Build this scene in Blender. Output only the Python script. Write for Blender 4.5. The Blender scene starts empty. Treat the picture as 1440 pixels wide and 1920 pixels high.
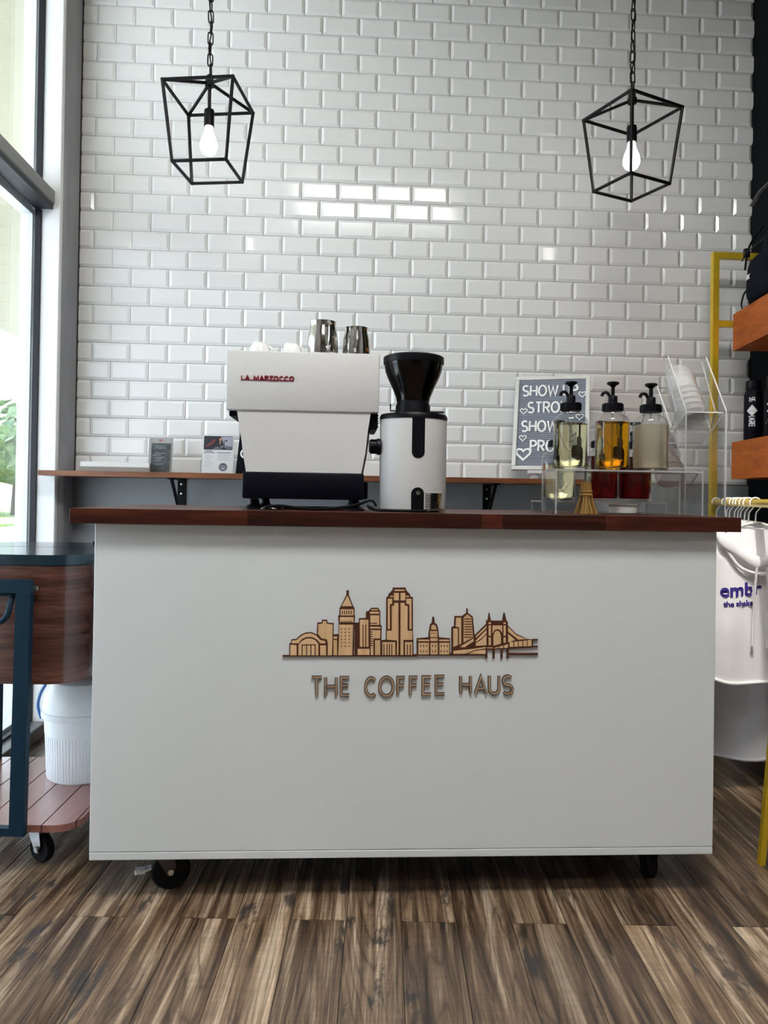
import bpy, bmesh, math, random
from mathutils import Vector, Matrix
random.seed(7)
PI = math.pi
SC = bpy.context.scene
COL = SC.collection

# ------------------------------------------------------------------ camera
CAM = Vector((0, 0, .95))
FW = Vector((.0549, .9985, .0066)).normalized()
RT = Vector((.9984, -.0550, .0159)).normalized()
UP = RT.cross(FW).normalized()
RT = FW.cross(UP).normalized()
FPX, CXP, CYP = 1429.2, 720.0, 920.1
cd = bpy.data.cameras.new('camera')
co = bpy.data.objects.new('camera', cd); COL.objects.link(co)
M3 = Matrix((RT, UP, -FW)).transposed()
co.matrix_world = Matrix.Translation(CAM) @ M3.to_4x4()
cd.sensor_fit = 'AUTO'; cd.sensor_width = 36; cd.lens = FPX / 1920 * 36
cd.shift_y = -(960 - CYP) / 1920
cd.clip_start = .02; cd.clip_end = 300
SC.camera = co

# ------------------------------------------------------------------ sky, sun, exposure
W = bpy.data.worlds.new('sky'); SC.world = W; W.use_nodes = True
nt = W.node_tree; nt.nodes.clear()
wo = nt.nodes.new('ShaderNodeOutputWorld'); bg = nt.nodes.new('ShaderNodeBackground')
tc = nt.nodes.new('ShaderNodeTexCoord'); sx = nt.nodes.new('ShaderNodeSeparateXYZ'); rp = nt.nodes.new('ShaderNodeValToRGB')
rp.color_ramp.elements[0].position = 0; rp.color_ramp.elements[0].color = (.86, .94, 1, 1)
rp.color_ramp.elements[1].position = .9; rp.color_ramp.elements[1].color = (.55, .74, 1, 1)
nt.links.new(tc.outputs['Generated'], sx.inputs[0]); nt.links.new(sx.outputs['Z'], rp.inputs[0])
nt.links.new(rp.outputs[0], bg.inputs[0]); nt.links.new(bg.outputs[0], wo.inputs[0])
bg.inputs[1].default_value = 3.4
sd = bpy.data.lights.new('sun', 'SUN'); sd.energy = 12.0; sd.angle = .03; sd.color = (1, .98, .95)
so = bpy.data.objects.new('sun', sd); COL.objects.link(so)
so.rotation_euler = Vector((.55, -.25, -1.1)).to_track_quat('-Z', 'Y').to_euler()
so.location = (-6, 4, 9)
SC.view_settings.view_transform = 'Standard'; SC.view_settings.look = 'None'
SC.view_settings.gamma = 1; SC.view_settings.use_curve_mapping = False
SC.view_settings.exposure = 1.18
LAMP = 13.5          # radiance of the ceiling troffers
BULB = 7.0

# ------------------------------------------------------------------ helpers
def at(px, py, Y):
    """world point seen at photo pixel px,py on the vertical plane at depth Y"""
    d = FW + RT * ((px - CXP) / FPX) - UP * ((py - CYP) / FPX)
    return CAM + d * (Y / d.y)

def bez(c):
    return tuple(c) + (1,) if len(c) == 3 else tuple(c)

def mat(name, col, rough=.5, metal=0, spec=.5, coat=0, trans=0, ior=1.45, emit=None, es=0, sheen=0):
    m = bpy.data.materials.new(name); m.use_nodes = True
    b = m.node_tree.nodes['Principled BSDF']
    b.inputs['Base Color'].default_value = bez(col); b.inputs['Roughness'].default_value = rough
    b.inputs['Metallic'].default_value = metal; b.inputs['Specular IOR Level'].default_value = spec
    b.inputs['Coat Weight'].default_value = coat; b.inputs['Coat Roughness'].default_value = .08
    b.inputs['Transmission Weight'].default_value = trans; b.inputs['IOR'].default_value = ior
    b.inputs['Sheen Weight'].default_value = sheen
    if emit:
        b.inputs['Emission Color'].default_value = bez(emit); b.inputs['Emission Strength'].default_value = es
    return m

def noisy(m, scale=40, amt=.06, bump=0, bscale=None, stretch=(1, 1, 1)):
    """small procedural variation of colour and relief on a plain material"""
    t = m.node_tree; b = t.nodes['Principled BSDF']
    c = t.nodes.new('ShaderNodeTexCoord'); mp = t.nodes.new('ShaderNodeMapping'); n = t.nodes.new('ShaderNodeTexNoise')
    mp.inputs['Scale'].default_value = stretch
    n.inputs['Scale'].default_value = scale; n.inputs['Detail'].default_value = 4
    t.links.new(c.outputs['Object'], mp.inputs[0]); t.links.new(mp.outputs[0], n.inputs['Vector'])
    r = t.nodes.new('ShaderNodeValToRGB'); col = b.inputs['Base Color'].default_value
    r.color_ramp.elements[0].position = .3; r.color_ramp.elements[1].position = .7
    r.color_ramp.elements[0].color = (max(0, col[0] * (1 - amt)), max(0, col[1] * (1 - amt)), max(0, col[2] * (1 - amt)), 1)
    r.color_ramp.elements[1].color = (min(1, col[0] * (1 + amt)), min(1, col[1] * (1 + amt)), min(1, col[2] * (1 + amt)), 1)
    t.links.new(n.outputs['Fac'], r.inputs[0]); t.links.new(r.outputs[0], b.inputs['Base Color'])
    if bump:
        n2 = t.nodes.new('ShaderNodeTexNoise'); n2.inputs['Scale'].default_value = bscale or scale * 3; n2.inputs['Detail'].default_value = 3
        t.links.new(mp.outputs[0], n2.inputs['Vector'])
        bp = t.nodes.new('ShaderNodeBump'); bp.inputs['Strength'].default_value = bump; bp.inputs['Distance'].default_value = .002
        t.links.new(n2.outputs['Fac'], bp.inputs['Height']); t.links.new(bp.outputs[0], b.inputs['Normal'])
    return m

def thin(name, tint=(1, 1, 1), gloss=1.0, ior=1.48, rough=.0):
    """clear sheet: lets light straight through, reflects by Fresnel"""
    m = bpy.data.materials.new(name); m.use_nodes = True; t = m.node_tree; t.nodes.clear()
    o = t.nodes.new('ShaderNodeOutputMaterial'); mx = t.nodes.new('ShaderNodeMixShader')
    tr = t.nodes.new('ShaderNodeBsdfTransparent'); gl = t.nodes.new('ShaderNodeBsdfGlossy'); lw = t.nodes.new('ShaderNodeLayerWeight')
    tr.inputs[0].default_value = bez(tint); gl.inputs['Roughness'].default_value = rough; lw.inputs['Blend'].default_value = .5
    f0 = ((ior - 1) / (ior + 1)) ** 2
    pw = t.nodes.new('ShaderNodeMath'); pw.operation = 'POWER'; pw.inputs[1].default_value = 5
    ma = t.nodes.new('ShaderNodeMath'); ma.operation = 'MULTIPLY_ADD'; ma.inputs[1].default_value = (1 - f0) * gloss; ma.inputs[2].default_value = f0 * gloss; ma.use_clamp = True
    t.links.new(lw.outputs['Facing'], pw.inputs[0]); t.links.new(pw.outputs[0], ma.inputs[0]); t.links.new(ma.outputs[0], mx.inputs[0])
    t.links.new(tr.outputs[0], mx.inputs[1]); t.links.new(gl.outputs[0], mx.inputs[2]); t.links.new(mx.outputs[0], o.inputs[0])
    return m

def frosted(name, amt):
    """clear plastic with a little milky scatter: thin sheet mixed with translucent and diffuse white"""
    m = thin(name, (.97, .97, .97), 1.2, 1.5, .06); t = m.node_tree
    o = [n for n in t.nodes if n.type == 'OUTPUT_MATERIAL'][0]; src = o.inputs[0].links[0].from_socket
    tl = t.nodes.new('ShaderNodeBsdfTranslucent'); df = t.nodes.new('ShaderNodeBsdfDiffuse'); m1 = t.nodes.new('ShaderNodeMixShader'); m2 = t.nodes.new('ShaderNodeMixShader')
    tl.inputs[0].default_value = (.85, .85, .85, 1); df.inputs[0].default_value = (.85, .85, .85, 1); m1.inputs[0].default_value = .5; m2.inputs[0].default_value = amt
    t.links.new(tl.outputs[0], m1.inputs[1]); t.links.new(df.outputs[0], m1.inputs[2]); t.links.new(src, m2.inputs[1]); t.links.new(m1.outputs[0], m2.inputs[2]); t.links.new(m2.outputs[0], o.inputs[0])
    return m

def wood(name, dark, mid, light, axis='X', scale=1.0, rough=.4, coat=0, rand=.0, spec=.5, ring=1.0, bump=.15):
    """streaky grain running along one axis of object space; rand shifts tone per object"""
    m = bpy.data.materials.new(name); m.use_nodes = True; t = m.node_tree; b = t.nodes['Principled BSDF']; N = t.nodes.new; L = t.links.new
    c = N('ShaderNodeTexCoord'); oi = N('ShaderNodeObjectInfo'); mp = N('ShaderNodeMapping'); ad = N('ShaderNodeVectorMath')
    ml = N('ShaderNodeMath'); ml.operation = 'MULTIPLY'; ml.inputs[1].default_value = 37.0
    L(oi.outputs['Random'], ml.inputs[0]); L(c.outputs['Object'], ad.inputs[0]); L(ml.outputs[0], ad.inputs[1])
    s = {'X': (1.2, 14, 14), 'Y': (14, 1.2, 14), 'Z': (14, 14, 1.2), 'XY': (1.2, 1.2, 14)}[axis]
    mp.inputs['Scale'].default_value = tuple(k * scale for k in s); L(ad.outputs[0], mp.inputs[0])
    n = N('ShaderNodeTexNoise'); n.inputs['Scale'].default_value = 1.6; n.inputs['Detail'].default_value = 9; n.inputs['Roughness'].default_value = .62; n.inputs['Distortion'].default_value = .5
    L(mp.outputs[0], n.inputs['Vector'])
    n2 = N('ShaderNodeTexNoise'); n2.inputs['Scale'].default_value = 7; n2.inputs['Detail'].default_value = 4; L(mp.outputs[0], n2.inputs['Vector'])
    mx = N('ShaderNodeMix'); mx.data_type = 'FLOAT'; mx.inputs[0].default_value = .35 * ring
    L(n.outputs['Fac'], mx.inputs[2]); L(n2.outputs['Fac'], mx.inputs[3])
    r = N('ShaderNodeValToRGB'); e = r.color_ramp.elements
    e[0].position = .34; e[0].color = bez(dark); e[1].position = .68; e[1].color = bez(light)
    x = e.new(.5); x.color = bez(mid); L(mx.outputs[0], r.inputs[0])
    hs = N('ShaderNodeHueSaturation'); L(r.outputs[0], hs.inputs['Color'])
    mr = N('ShaderNodeMapRange'); mr.inputs[3].default_value = 1 - rand; mr.inputs[4].default_value = 1 + rand
    L(oi.outputs['Random'], mr.inputs[0]); L(mr.outputs[0], hs.inputs['Value']); L(hs.outputs[0], b.inputs['Base Color'])
    b.inputs['Roughness'].default_value = rough; b.inputs['Coat Weight'].default_value = coat; b.inputs['Coat Roughness'].default_value = .15
    b.inputs['Specular IOR Level'].default_value = spec
    bp = N('ShaderNodeBump'); bp.inputs['Strength'].default_value = bump; bp.inputs['Distance'].default_value = .001
    L(mx.outputs[0], bp.inputs['Height']); L(bp.outputs[0], b.inputs['Normal'])
    return m

class MB:
    def __init__(s): s.v = []; s.f = []; s.m = []
    def add(s, v, f, mi=0, X=None):
        o = len(s.v)
        s.v += [tuple(X @ Vector(p)) if X else tuple(p) for p in v]
        s.f += [tuple(o + i for i in q) for q in f]
        s.m += [mi] * len(f) if isinstance(mi, int) else list(mi)
        return s
    def box(s, x0, x1, y0, y1, z0, z1, mi=0, bev=0, seg=2, X=None):
        if bev > 0:
            b = bmesh.new(); bmesh.ops.create_cube(b, size=1)
            for q in b.verts: q.co = Vector(((x0 + x1) / 2 + q.co.x * (x1 - x0), (y0 + y1) / 2 + q.co.y * (y1 - y0), (z0 + z1) / 2 + q.co.z * (z1 - z0)))
            bmesh.ops.bevel(b, geom=list(b.edges), offset=bev, segments=seg, profile=.5, affect='EDGES')
            b.verts.index_update()
            s.add([q.co.copy() for q in b.verts], [[q.index for q in f.verts] for f in b.faces], mi, X); b.free(); return s
        v = [(x0, y0, z0), (x1, y0, z0), (x1, y1, z0), (x0, y1, z0), (x0, y0, z1), (x1, y0, z1), (x1, y1, z1), (x0, y1, z1)]
        return s.add(v, [(3, 2, 1, 0), (4, 5, 6, 7), (0, 1, 5, 4), (1, 2, 6, 5), (2, 3, 7, 6), (3, 0, 4, 7)], mi, X)
    def tube(s, path, r, n=8, mi=0, closed=False, cap=True, X=None, flat=None):
        P = [Vector(p) for p in path]; k = len(P); R = r if isinstance(r, (list, tuple)) else [r] * k
        T = []
        for i in range(k):
            a = P[(i - 1) % k] if (closed or i) else P[0]; c = P[(i + 1) % k] if (closed or i < k - 1) else P[-1]
            T.append((c - a).normalized())
        up = Vector((0, 0, 1)) if abs(T[0].z) < .9 else Vector((1, 0, 0))
        u = T[0].cross(up).normalized(); V = []
        for i in range(k):
            u = (u - T[i] * u.dot(T[i])).normalized(); w = T[i].cross(u)
            for j in range(n):
                a = 2 * PI * j / n + (PI / n if flat else 0)
                V.append(P[i] + (u * math.cos(a) + w * math.sin(a) * (1 if not flat else flat)) * R[i])
        F = []
        for i in range(k if closed else k - 1):
            for j in range(n):
                a = i * n + j; b = i * n + (j + 1) % n; c = ((i + 1) % k) * n + (j + 1) % n; d = ((i + 1) % k) * n + j
                F.append((a, b, c, d))
        if cap and not closed: F += [tuple(range(n))[::-1], tuple((k - 1) * n + j for j in range(n))]
        return s.add(V, F, mi, X)
    def lathe(s, prof, n=32, c=(0, 0, 0), mi=0, X=None, cap=True):
        V = []; F = []
        for r, z in prof:
            for j in range(n):
                a = 2 * PI * j / n; V.append((c[0] + r * math.cos(a), c[1] + r * math.sin(a), c[2] + z))
        ml = []
        for i in range(len(prof) - 1):
            for j in range(n):
                F.append((i * n + j, i * n + (j + 1) % n, (i + 1) * n + (j + 1) % n, (i + 1) * n + j)); ml.append(mi if isinstance(mi, int) else mi[i])
        if cap:
            if prof[0][0] > 1e-5: F.append(tuple(range(n))[::-1]); ml.append(ml[0])
            if prof[-1][0] > 1e-5: F.append(tuple((len(prof) - 1) * n + j for j in range(n))); ml.append(ml[-1])
        return s.add(V, F, ml, X)
    def prism(s, poly, lo, hi, plane='xz', mi=0, X=None, side=None):
        A = sum(poly[i][0] * poly[(i + 1) % len(poly)][1] - poly[(i + 1) % len(poly)][0] * poly[i][1] for i in range(len(poly)))
        if A < 0: poly = poly[::-1]
        k = len(poly)
        fn = {'xz': lambda a, b, d: (a, d, b), 'xy': lambda a, b, d: (a, b, d), 'yz': lambda a, b, d: (d, a, b)}[plane]
        V = [fn(a, b, lo) for a, b in poly] + [fn(a, b, hi) for a, b in poly]
        if plane == 'xz': F = [tuple(range(k)), tuple(range(2 * k - 1, k - 1, -1))]
        else: F = [tuple(range(k))[::-1], tuple(range(k, 2 * k))]
        for i in range(k):
            j = (i + 1) % k
            F.append((i, i + k, j + k, j) if plane == 'xz' else (i, j, j + k, i + k))
        return s.add(V, F, [mi, mi] + [mi if side is None else side] * k, X)
    def build(s, name, mats, parent=None, smooth=35, local=False):
        me = bpy.data.meshes.new(name)
        off = Vector((0, 0, 0))
        if parent is not None and not local: off = WL[parent.name]
        me.from_pydata([(p[0] - off.x, p[1] - off.y, p[2] - off.z) for p in s.v], [], s.f)
        for q in (mats if isinstance(mats, (list, tuple)) else [mats]): me.materials.append(q)
        me.polygons.foreach_set('material_index', s.m)
        if smooth:
            me.polygons.foreach_set('use_smooth', [True] * len(me.polygons))
            me.set_sharp_from_angle(angle=math.radians(smooth))
        me.update()
        o = bpy.data.objects.new(name, me); COL.objects.link(o)
        if parent is not None: o.parent = parent
        WL[o.name] = off
        return o
WL = {}

def thing(name, label, cat, loc=(0, 0, 0), rotz=0, group=None):
    o = bpy.data.objects.new(name, None); COL.objects.link(o); o.empty_display_size = .05
    o.location = loc; o.rotation_euler = (0, 0, rotz); WL[o.name] = Vector(loc)
    return tag(o, label, cat, group)
def tag(o, label, cat, group=None):
    o['label'] = label; o['category'] = cat
    if group: o['group'] = group
    return o
def struct(o): o['kind'] = 'structure'; return o
def dup(root, loc, rotz=0, label=None):
    r = root.copy(); COL.objects.link(r); r.location = loc; r.rotation_euler = (0, 0, rotz); WL[r.name] = Vector(loc)
    if label: r['label'] = label
    for ch in root.children:
        c = ch.copy(); COL.objects.link(c); c.parent = r
        for g in ch.children:
            d = g.copy(); COL.objects.link(d); d.parent = c
    return r
def rrect(x0, x1, y0, y1, r, n=5):
    p = []
    for cx, cy, a0 in ((x1 - r, y1 - r, 0), (x0 + r, y1 - r, 90), (x0 + r, y0 + r, 180), (x1 - r, y0 + r, 270)):
        for i in range(n + 1):
            a = math.radians(a0 + 90 * i / n); p.append((cx + r * math.cos(a), cy + r * math.sin(a)))
    return p
def ribbon(mb, P, h, lo, hi, fn, mi=0, closed=False, side=None):
    """flat stroke of half-width h along 2-D polyline P, extruded lo..hi; fn(a,b,d)->xyz"""
    P = [Vector(p) for p in P]; k = len(P); Lf = []; Rt = []
    for i in range(k):
        a = P[(i - 1) % k] if (closed or i) else None; c = P[(i + 1) % k] if (closed or i < k - 1) else None
        d1 = (P[i] - a).normalized() if a is not None else (c - P[i]).normalized()
        d2 = (c - P[i]).normalized() if c is not None else d1
        n1 = Vector((-d1.y, d1.x)); n2 = Vector((-d2.y, d2.x)); m = (n1 + n2)
        m = n1 if m.length < 1e-4 else m.normalized()
        q = h / max(.45, m.dot(n1)); Lf.append(P[i] + m * q); Rt.append(P[i] - m * q)
    V = []
    for i in range(k):
        for p in (Lf[i], Rt[i]):
            V += [fn(p.x, p.y, lo), fn(p.x, p.y, hi)]
    F = []; M = []
    sd = mi if side is None else side
    for i in range(k if closed else k - 1):
        a = i * 4; b = ((i + 1) % k) * 4
        F += [(a + 1, a + 3, b + 3, b + 1), (a, a + 1, b + 1, b), (a + 2, b + 2, b + 3, a + 3)]; M += [mi, sd, sd]
    if not closed: F += [(0, 2, 3, 1), ((k - 1) * 4, (k - 1) * 4 + 1, (k - 1) * 4 + 3, (k - 1) * 4 + 2)]; M += [sd, sd]
    mb.add(V, F, M)
def arc(cx, cy, rx, ry, a0, a1, n=10):
    return [(cx + rx * math.cos(math.radians(a0 + (a1 - a0) * i / n)), cy + ry * math.sin(math.radians(a0 + (a1 - a0) * i / n))) for i in range(n + 1)]
# single-line letters in a box 0..w x 0..1 (list of strokes)
GL = {
 'A': (.62, [[(0, 0), (.31, 1), (.62, 0)], [(.11, .3), (.51, .3)]]),
 'C': (.6, [arc(.34, .5, .32, .5, 50, 310, 16)]),
 'D': (.6, [[(0, 0), (0, 1)] + arc(.12, .5, .46, .5, 90, -90, 10) + [(0, 0)]]),
 'E': (.46, [[(.46, 1), (0, 1), (0, 0), (.46, 0)], [(0, .55), (.4, .55)]]),
 'F': (.44, [[(.44, 1), (0, 1), (0, 0)], [(0, .55), (.38, .55)]]),
 'G': (.62, [arc(.34, .5, .32, .5, 50, 350, 16) + [(.38, .42)]]),
 'H': (.56, [[(0, 0), (0, 1)], [(.56, 0), (.56, 1)], [(0, .5), (.56, .5)]]),
 'I': (.02, [[(0, 0), (0, 1)]]),
 'L': (.42, [[(0, 1), (0, 0), (.42, 0)]]),
 'M': (.7, [[(0, 0), (0, 1), (.35, .2), (.7, 1), (.7, 0)]]),
 'N': (.58, [[(0, 0), (0, 1), (.58, 0), (.58, 1)]]),
 'O': (.68, [arc(.34, .5, .34, .5, 90, 450, 22)]),
 'P': (.5, [[(0, 0), (0, 1)] + arc(.24, .74, .26, .26, 90, -90, 8) + [(0, .48)]]),
 'R': (.52, [[(0, 0), (0, 1)] + arc(.24, .74, .26, .26, 90, -90, 8) + [(0, .48)], [(.24, .48), (.52, 0)]]),
 'S': (.5, [arc(.25, .74, .24, .26, 40, 265, 10) + arc(.25, .24, .25, .25, 85, -145, 10)]),
 'T': (.52, [[(0, 1), (.52, 1)], [(.26, 1), (.26, 0)]]),
 'U': (.56, [[(0, 1)] + arc(.28, .28, .28, .28, 180, 360, 10) + [(.56, 1)]]),
 'W': (.84, [[(0, 1), (.2, 0), (.42, .9), (.64, 0), (.84, 1)]]),
 'Z': (.5, [[(0, 1), (.5, 1), (0, 0), (.5, 0)]]),
}
def text_mesh(s, size, ext, bold=0.0):
    c = bpy.data.curves.new('t', 'FONT'); c.body = s; c.size = size; c.extrude = ext; c.offset = bold; c.resolution_u = 3
    o = bpy.data.objects.new('t', c); me = bpy.data.meshes.new_from_object(o)
    V = [v.co.copy() for v in me.vertices]; F = [tuple(p.vertices) for p in me.polygons]
    bpy.data.objects.remove(o); bpy.data.curves.remove(c); bpy.data.meshes.remove(me)
    return V, F

# ------------------------------------------------------------------ materials
M = {}
M['tile'] = mat('white_glazed_tile', (.80, .80, .79), .11, spec=.5)
M['grout'] = noisy(mat('grey_grout', (.085, .082, .08), .9), 60, .2)
M['greypaint'] = noisy(mat('grey_wall_paint', (.29, .305, .32), .6), 3, .03, .05, 300)
M['darkpaint'] = noisy(mat('dark_charcoal_paint', (.004, .005, .006), .8, spec=.12), 4, .2, .05, 300)
M['paint'] = noisy(mat('warm_grey_wall_paint', (.22, .215, .21), .7), 3, .03)
M['ceil'] = noisy(mat('ceiling_paint', (.66, .61, .47), .8), 3, .03)
M['alu'] = noisy(mat('pale_aluminium_frame', (.86, .87, .88), .4), 30, .02)
M['alugrey'] = noisy(mat('grey_frame_paint', (.22, .22, .225), .45, .2), 20, .05)
M['column'] = noisy(mat('grey_post_paint', (.25, .25, .27), .45), 5, .08)
M['gasket'] = mat('black_gasket', (.006, .007, .012), .5)
M['glass'] = thin('window_glass', (.94, .96, .96), 1.0, 1.5)
M['acrylic'] = thin('clear_acrylic', (.965, .97, .97), 1.0, 1.48)
M['acedge'] = mat('acrylic_edge', (.75, .76, .77), .25, trans=.55)
M['white'] = noisy(mat('white_laminate', (.715, .755, .77), .38), 2.5, .015)
M['whitem'] = noisy(mat('white_powder_coat', (.66, .665, .66), .42), 60, .01, .03, 900)
M['navy'] = mat('black_plastic_base', (.002, .002, .006), .5, spec=.15)
M['black'] = mat('black_plastic', (.003, .003, .005), .4, spec=.22)
M['blackmat'] = mat('black_powder_coated_steel', (.003, .003, .004), .45, spec=.2)
M['steel'] = mat('polished_steel', (.62, .61, .59), .12, 1)
M['chrome'] = mat('chrome', (.72, .72, .72), .18, 1)
M['darksteel'] = mat('dark_zinc_steel', (.10, .10, .10), .3, 1)
M['frame'] = mat('white_lamp_frame', (.8, .8, .8), .4)
M['red'] = mat('red_badge', (.24, .003, .02), .35)
M['porcelain'] = mat('white_porcelain', (.82, .82, .81), .15)
M['gold'] = noisy(mat('gold_painted_steel', (.74, .50, .03), .3, .4), 20, .06)
M['walnut'] = wood('mahogany_stain', (.022, .005, .003), (.062, .014, .007), (.12, .032, .014), 'X', 1.3, .42, .0, .5, .25)
M['shelfwood'] = wood('red_brown_shelf_wood', (.085, .022, .006), (.17, .05, .014), (.27, .095, .03), 'X', 1.2, .45, .1, 0)
M['orange'] = wood('orange_pine', (.25, .052, .006), (.40, .088, .009), (.50, .135, .018), 'Y', 1.0, .5, 0, .1, .25)
M['cartwood'] = wood('cart_walnut_panel', (.030, .010, .007), (.085, .030, .020), (.17, .072, .050), 'XY', 1.5, .25, .5, .1)
M['slat'] = wood('cart_slat_wood', (.18, .065, .050), (.27, .105, .080), (.34, .145, .11), 'Y', 1.0, .34, 1.0, .12)
M['teal'] = mat('dark_teal_steel', (.005, .022, .040), .45, spec=.2)
M['teallid'] = mat('teal_steel_lid', (.014, .034, .050), .2, .35, coat=.4)
M['rubber'] = mat('black_rubber', (.003, .003, .005), .5, spec=.2)
M['birch'] = wood('birch_ply', (.60, .37, .18), (.70, .46, .25), (.78, .54, .32), 'Z', 2.0, .55, 0, .06)
M['burnt'] = noisy(mat('laser_burnt_edge', (.075, .018, .004), .7), 90, .25)
M['letter'] = wood('taupe_ply', (.30, .205, .13), (.38, .265, .175), (.45, .32, .215), 'Z', 3.0, .6, 0, .05)
M['letteredge'] = mat('burnt_letter_edge', (.035, .018, .010), .7)
M['felt'] = mat('grey_felt', (.25, .27, .32), .95)
M['boardwood'] = noisy(mat('whitewashed_frame', (.70, .69, .66), .6), 25, .12, .15, 60, (1, 1, .2))
M['bwhite'] = mat('white_letter_plastic', (.85, .85, .84), .4)
M['card'] = noisy(mat('white_card', (.78, .78, .78), .6), 8, .02)
M['greycard'] = noisy(mat('grey_brown_card', (.30, .27, .25), .6), 30, .05)
M['whitebag'] = noisy(mat('white_plastic', (.82, .84, .86), .3), 20, .02)
M['blue'] = mat('blue_plastic', (.05, .16, .42), .4)
M['cloth'] = noisy(mat('white_cotton', (.86, .85, .855), .9, sheen=.3), 18, .03, .25, 700)
M['greycloth'] = noisy(mat('pale_grey_cotton', (.60, .575, .585), .9, sheen=.3), 18, .05, .25, 700)
M['purple'] = mat('purple_print', (.035, .018, .24), .7)
M['bagcloth'] = noisy(mat('black_nylon', (.002, .004, .009), .85, spec=.15), 90, .3, .3, 900)
M['strap'] = mat('grey_webbing', (.14, .14, .14), .7)
M['straw'] = noisy(mat('golden_straw', (.55, .33, .10), .6), 40, .3, 0, None, (1, 1, .1))
M['kraft'] = noisy(mat('kraft_paper', (.30, .215, .165), .8), 40, .08)
M['plas'] = frosted('clear_plastic_cup', .22)
M['beans'] = noisy(mat('coffee_beans', (.018, .007, .003), .45), 120, .6, 1.0, 110)
M['smoke'] = thin('smoked_plastic', (.10, .085, .08), 1.0, 1.5, .03)
def liquid(n, col, rough=.0):
    return mat(n, col, rough, trans=1, ior=1.33)
M['liq_pale'] = liquid('pale_yellow_syrup', (.93, .88, .58))
M['liq_amber'] = liquid('amber_syrup', (.80, .36, .008))
M['liq_cream'] = mat('cloudy_cream_syrup', (.80, .73, .58), .25, trans=.62, ior=1.33)
M['liq_red'] = liquid('dark_red_syrup', (.085, .002, .002))
M['bglass'] = thin('bottle_glass', (.93, .94, .93), 1.3, 1.5)

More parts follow.
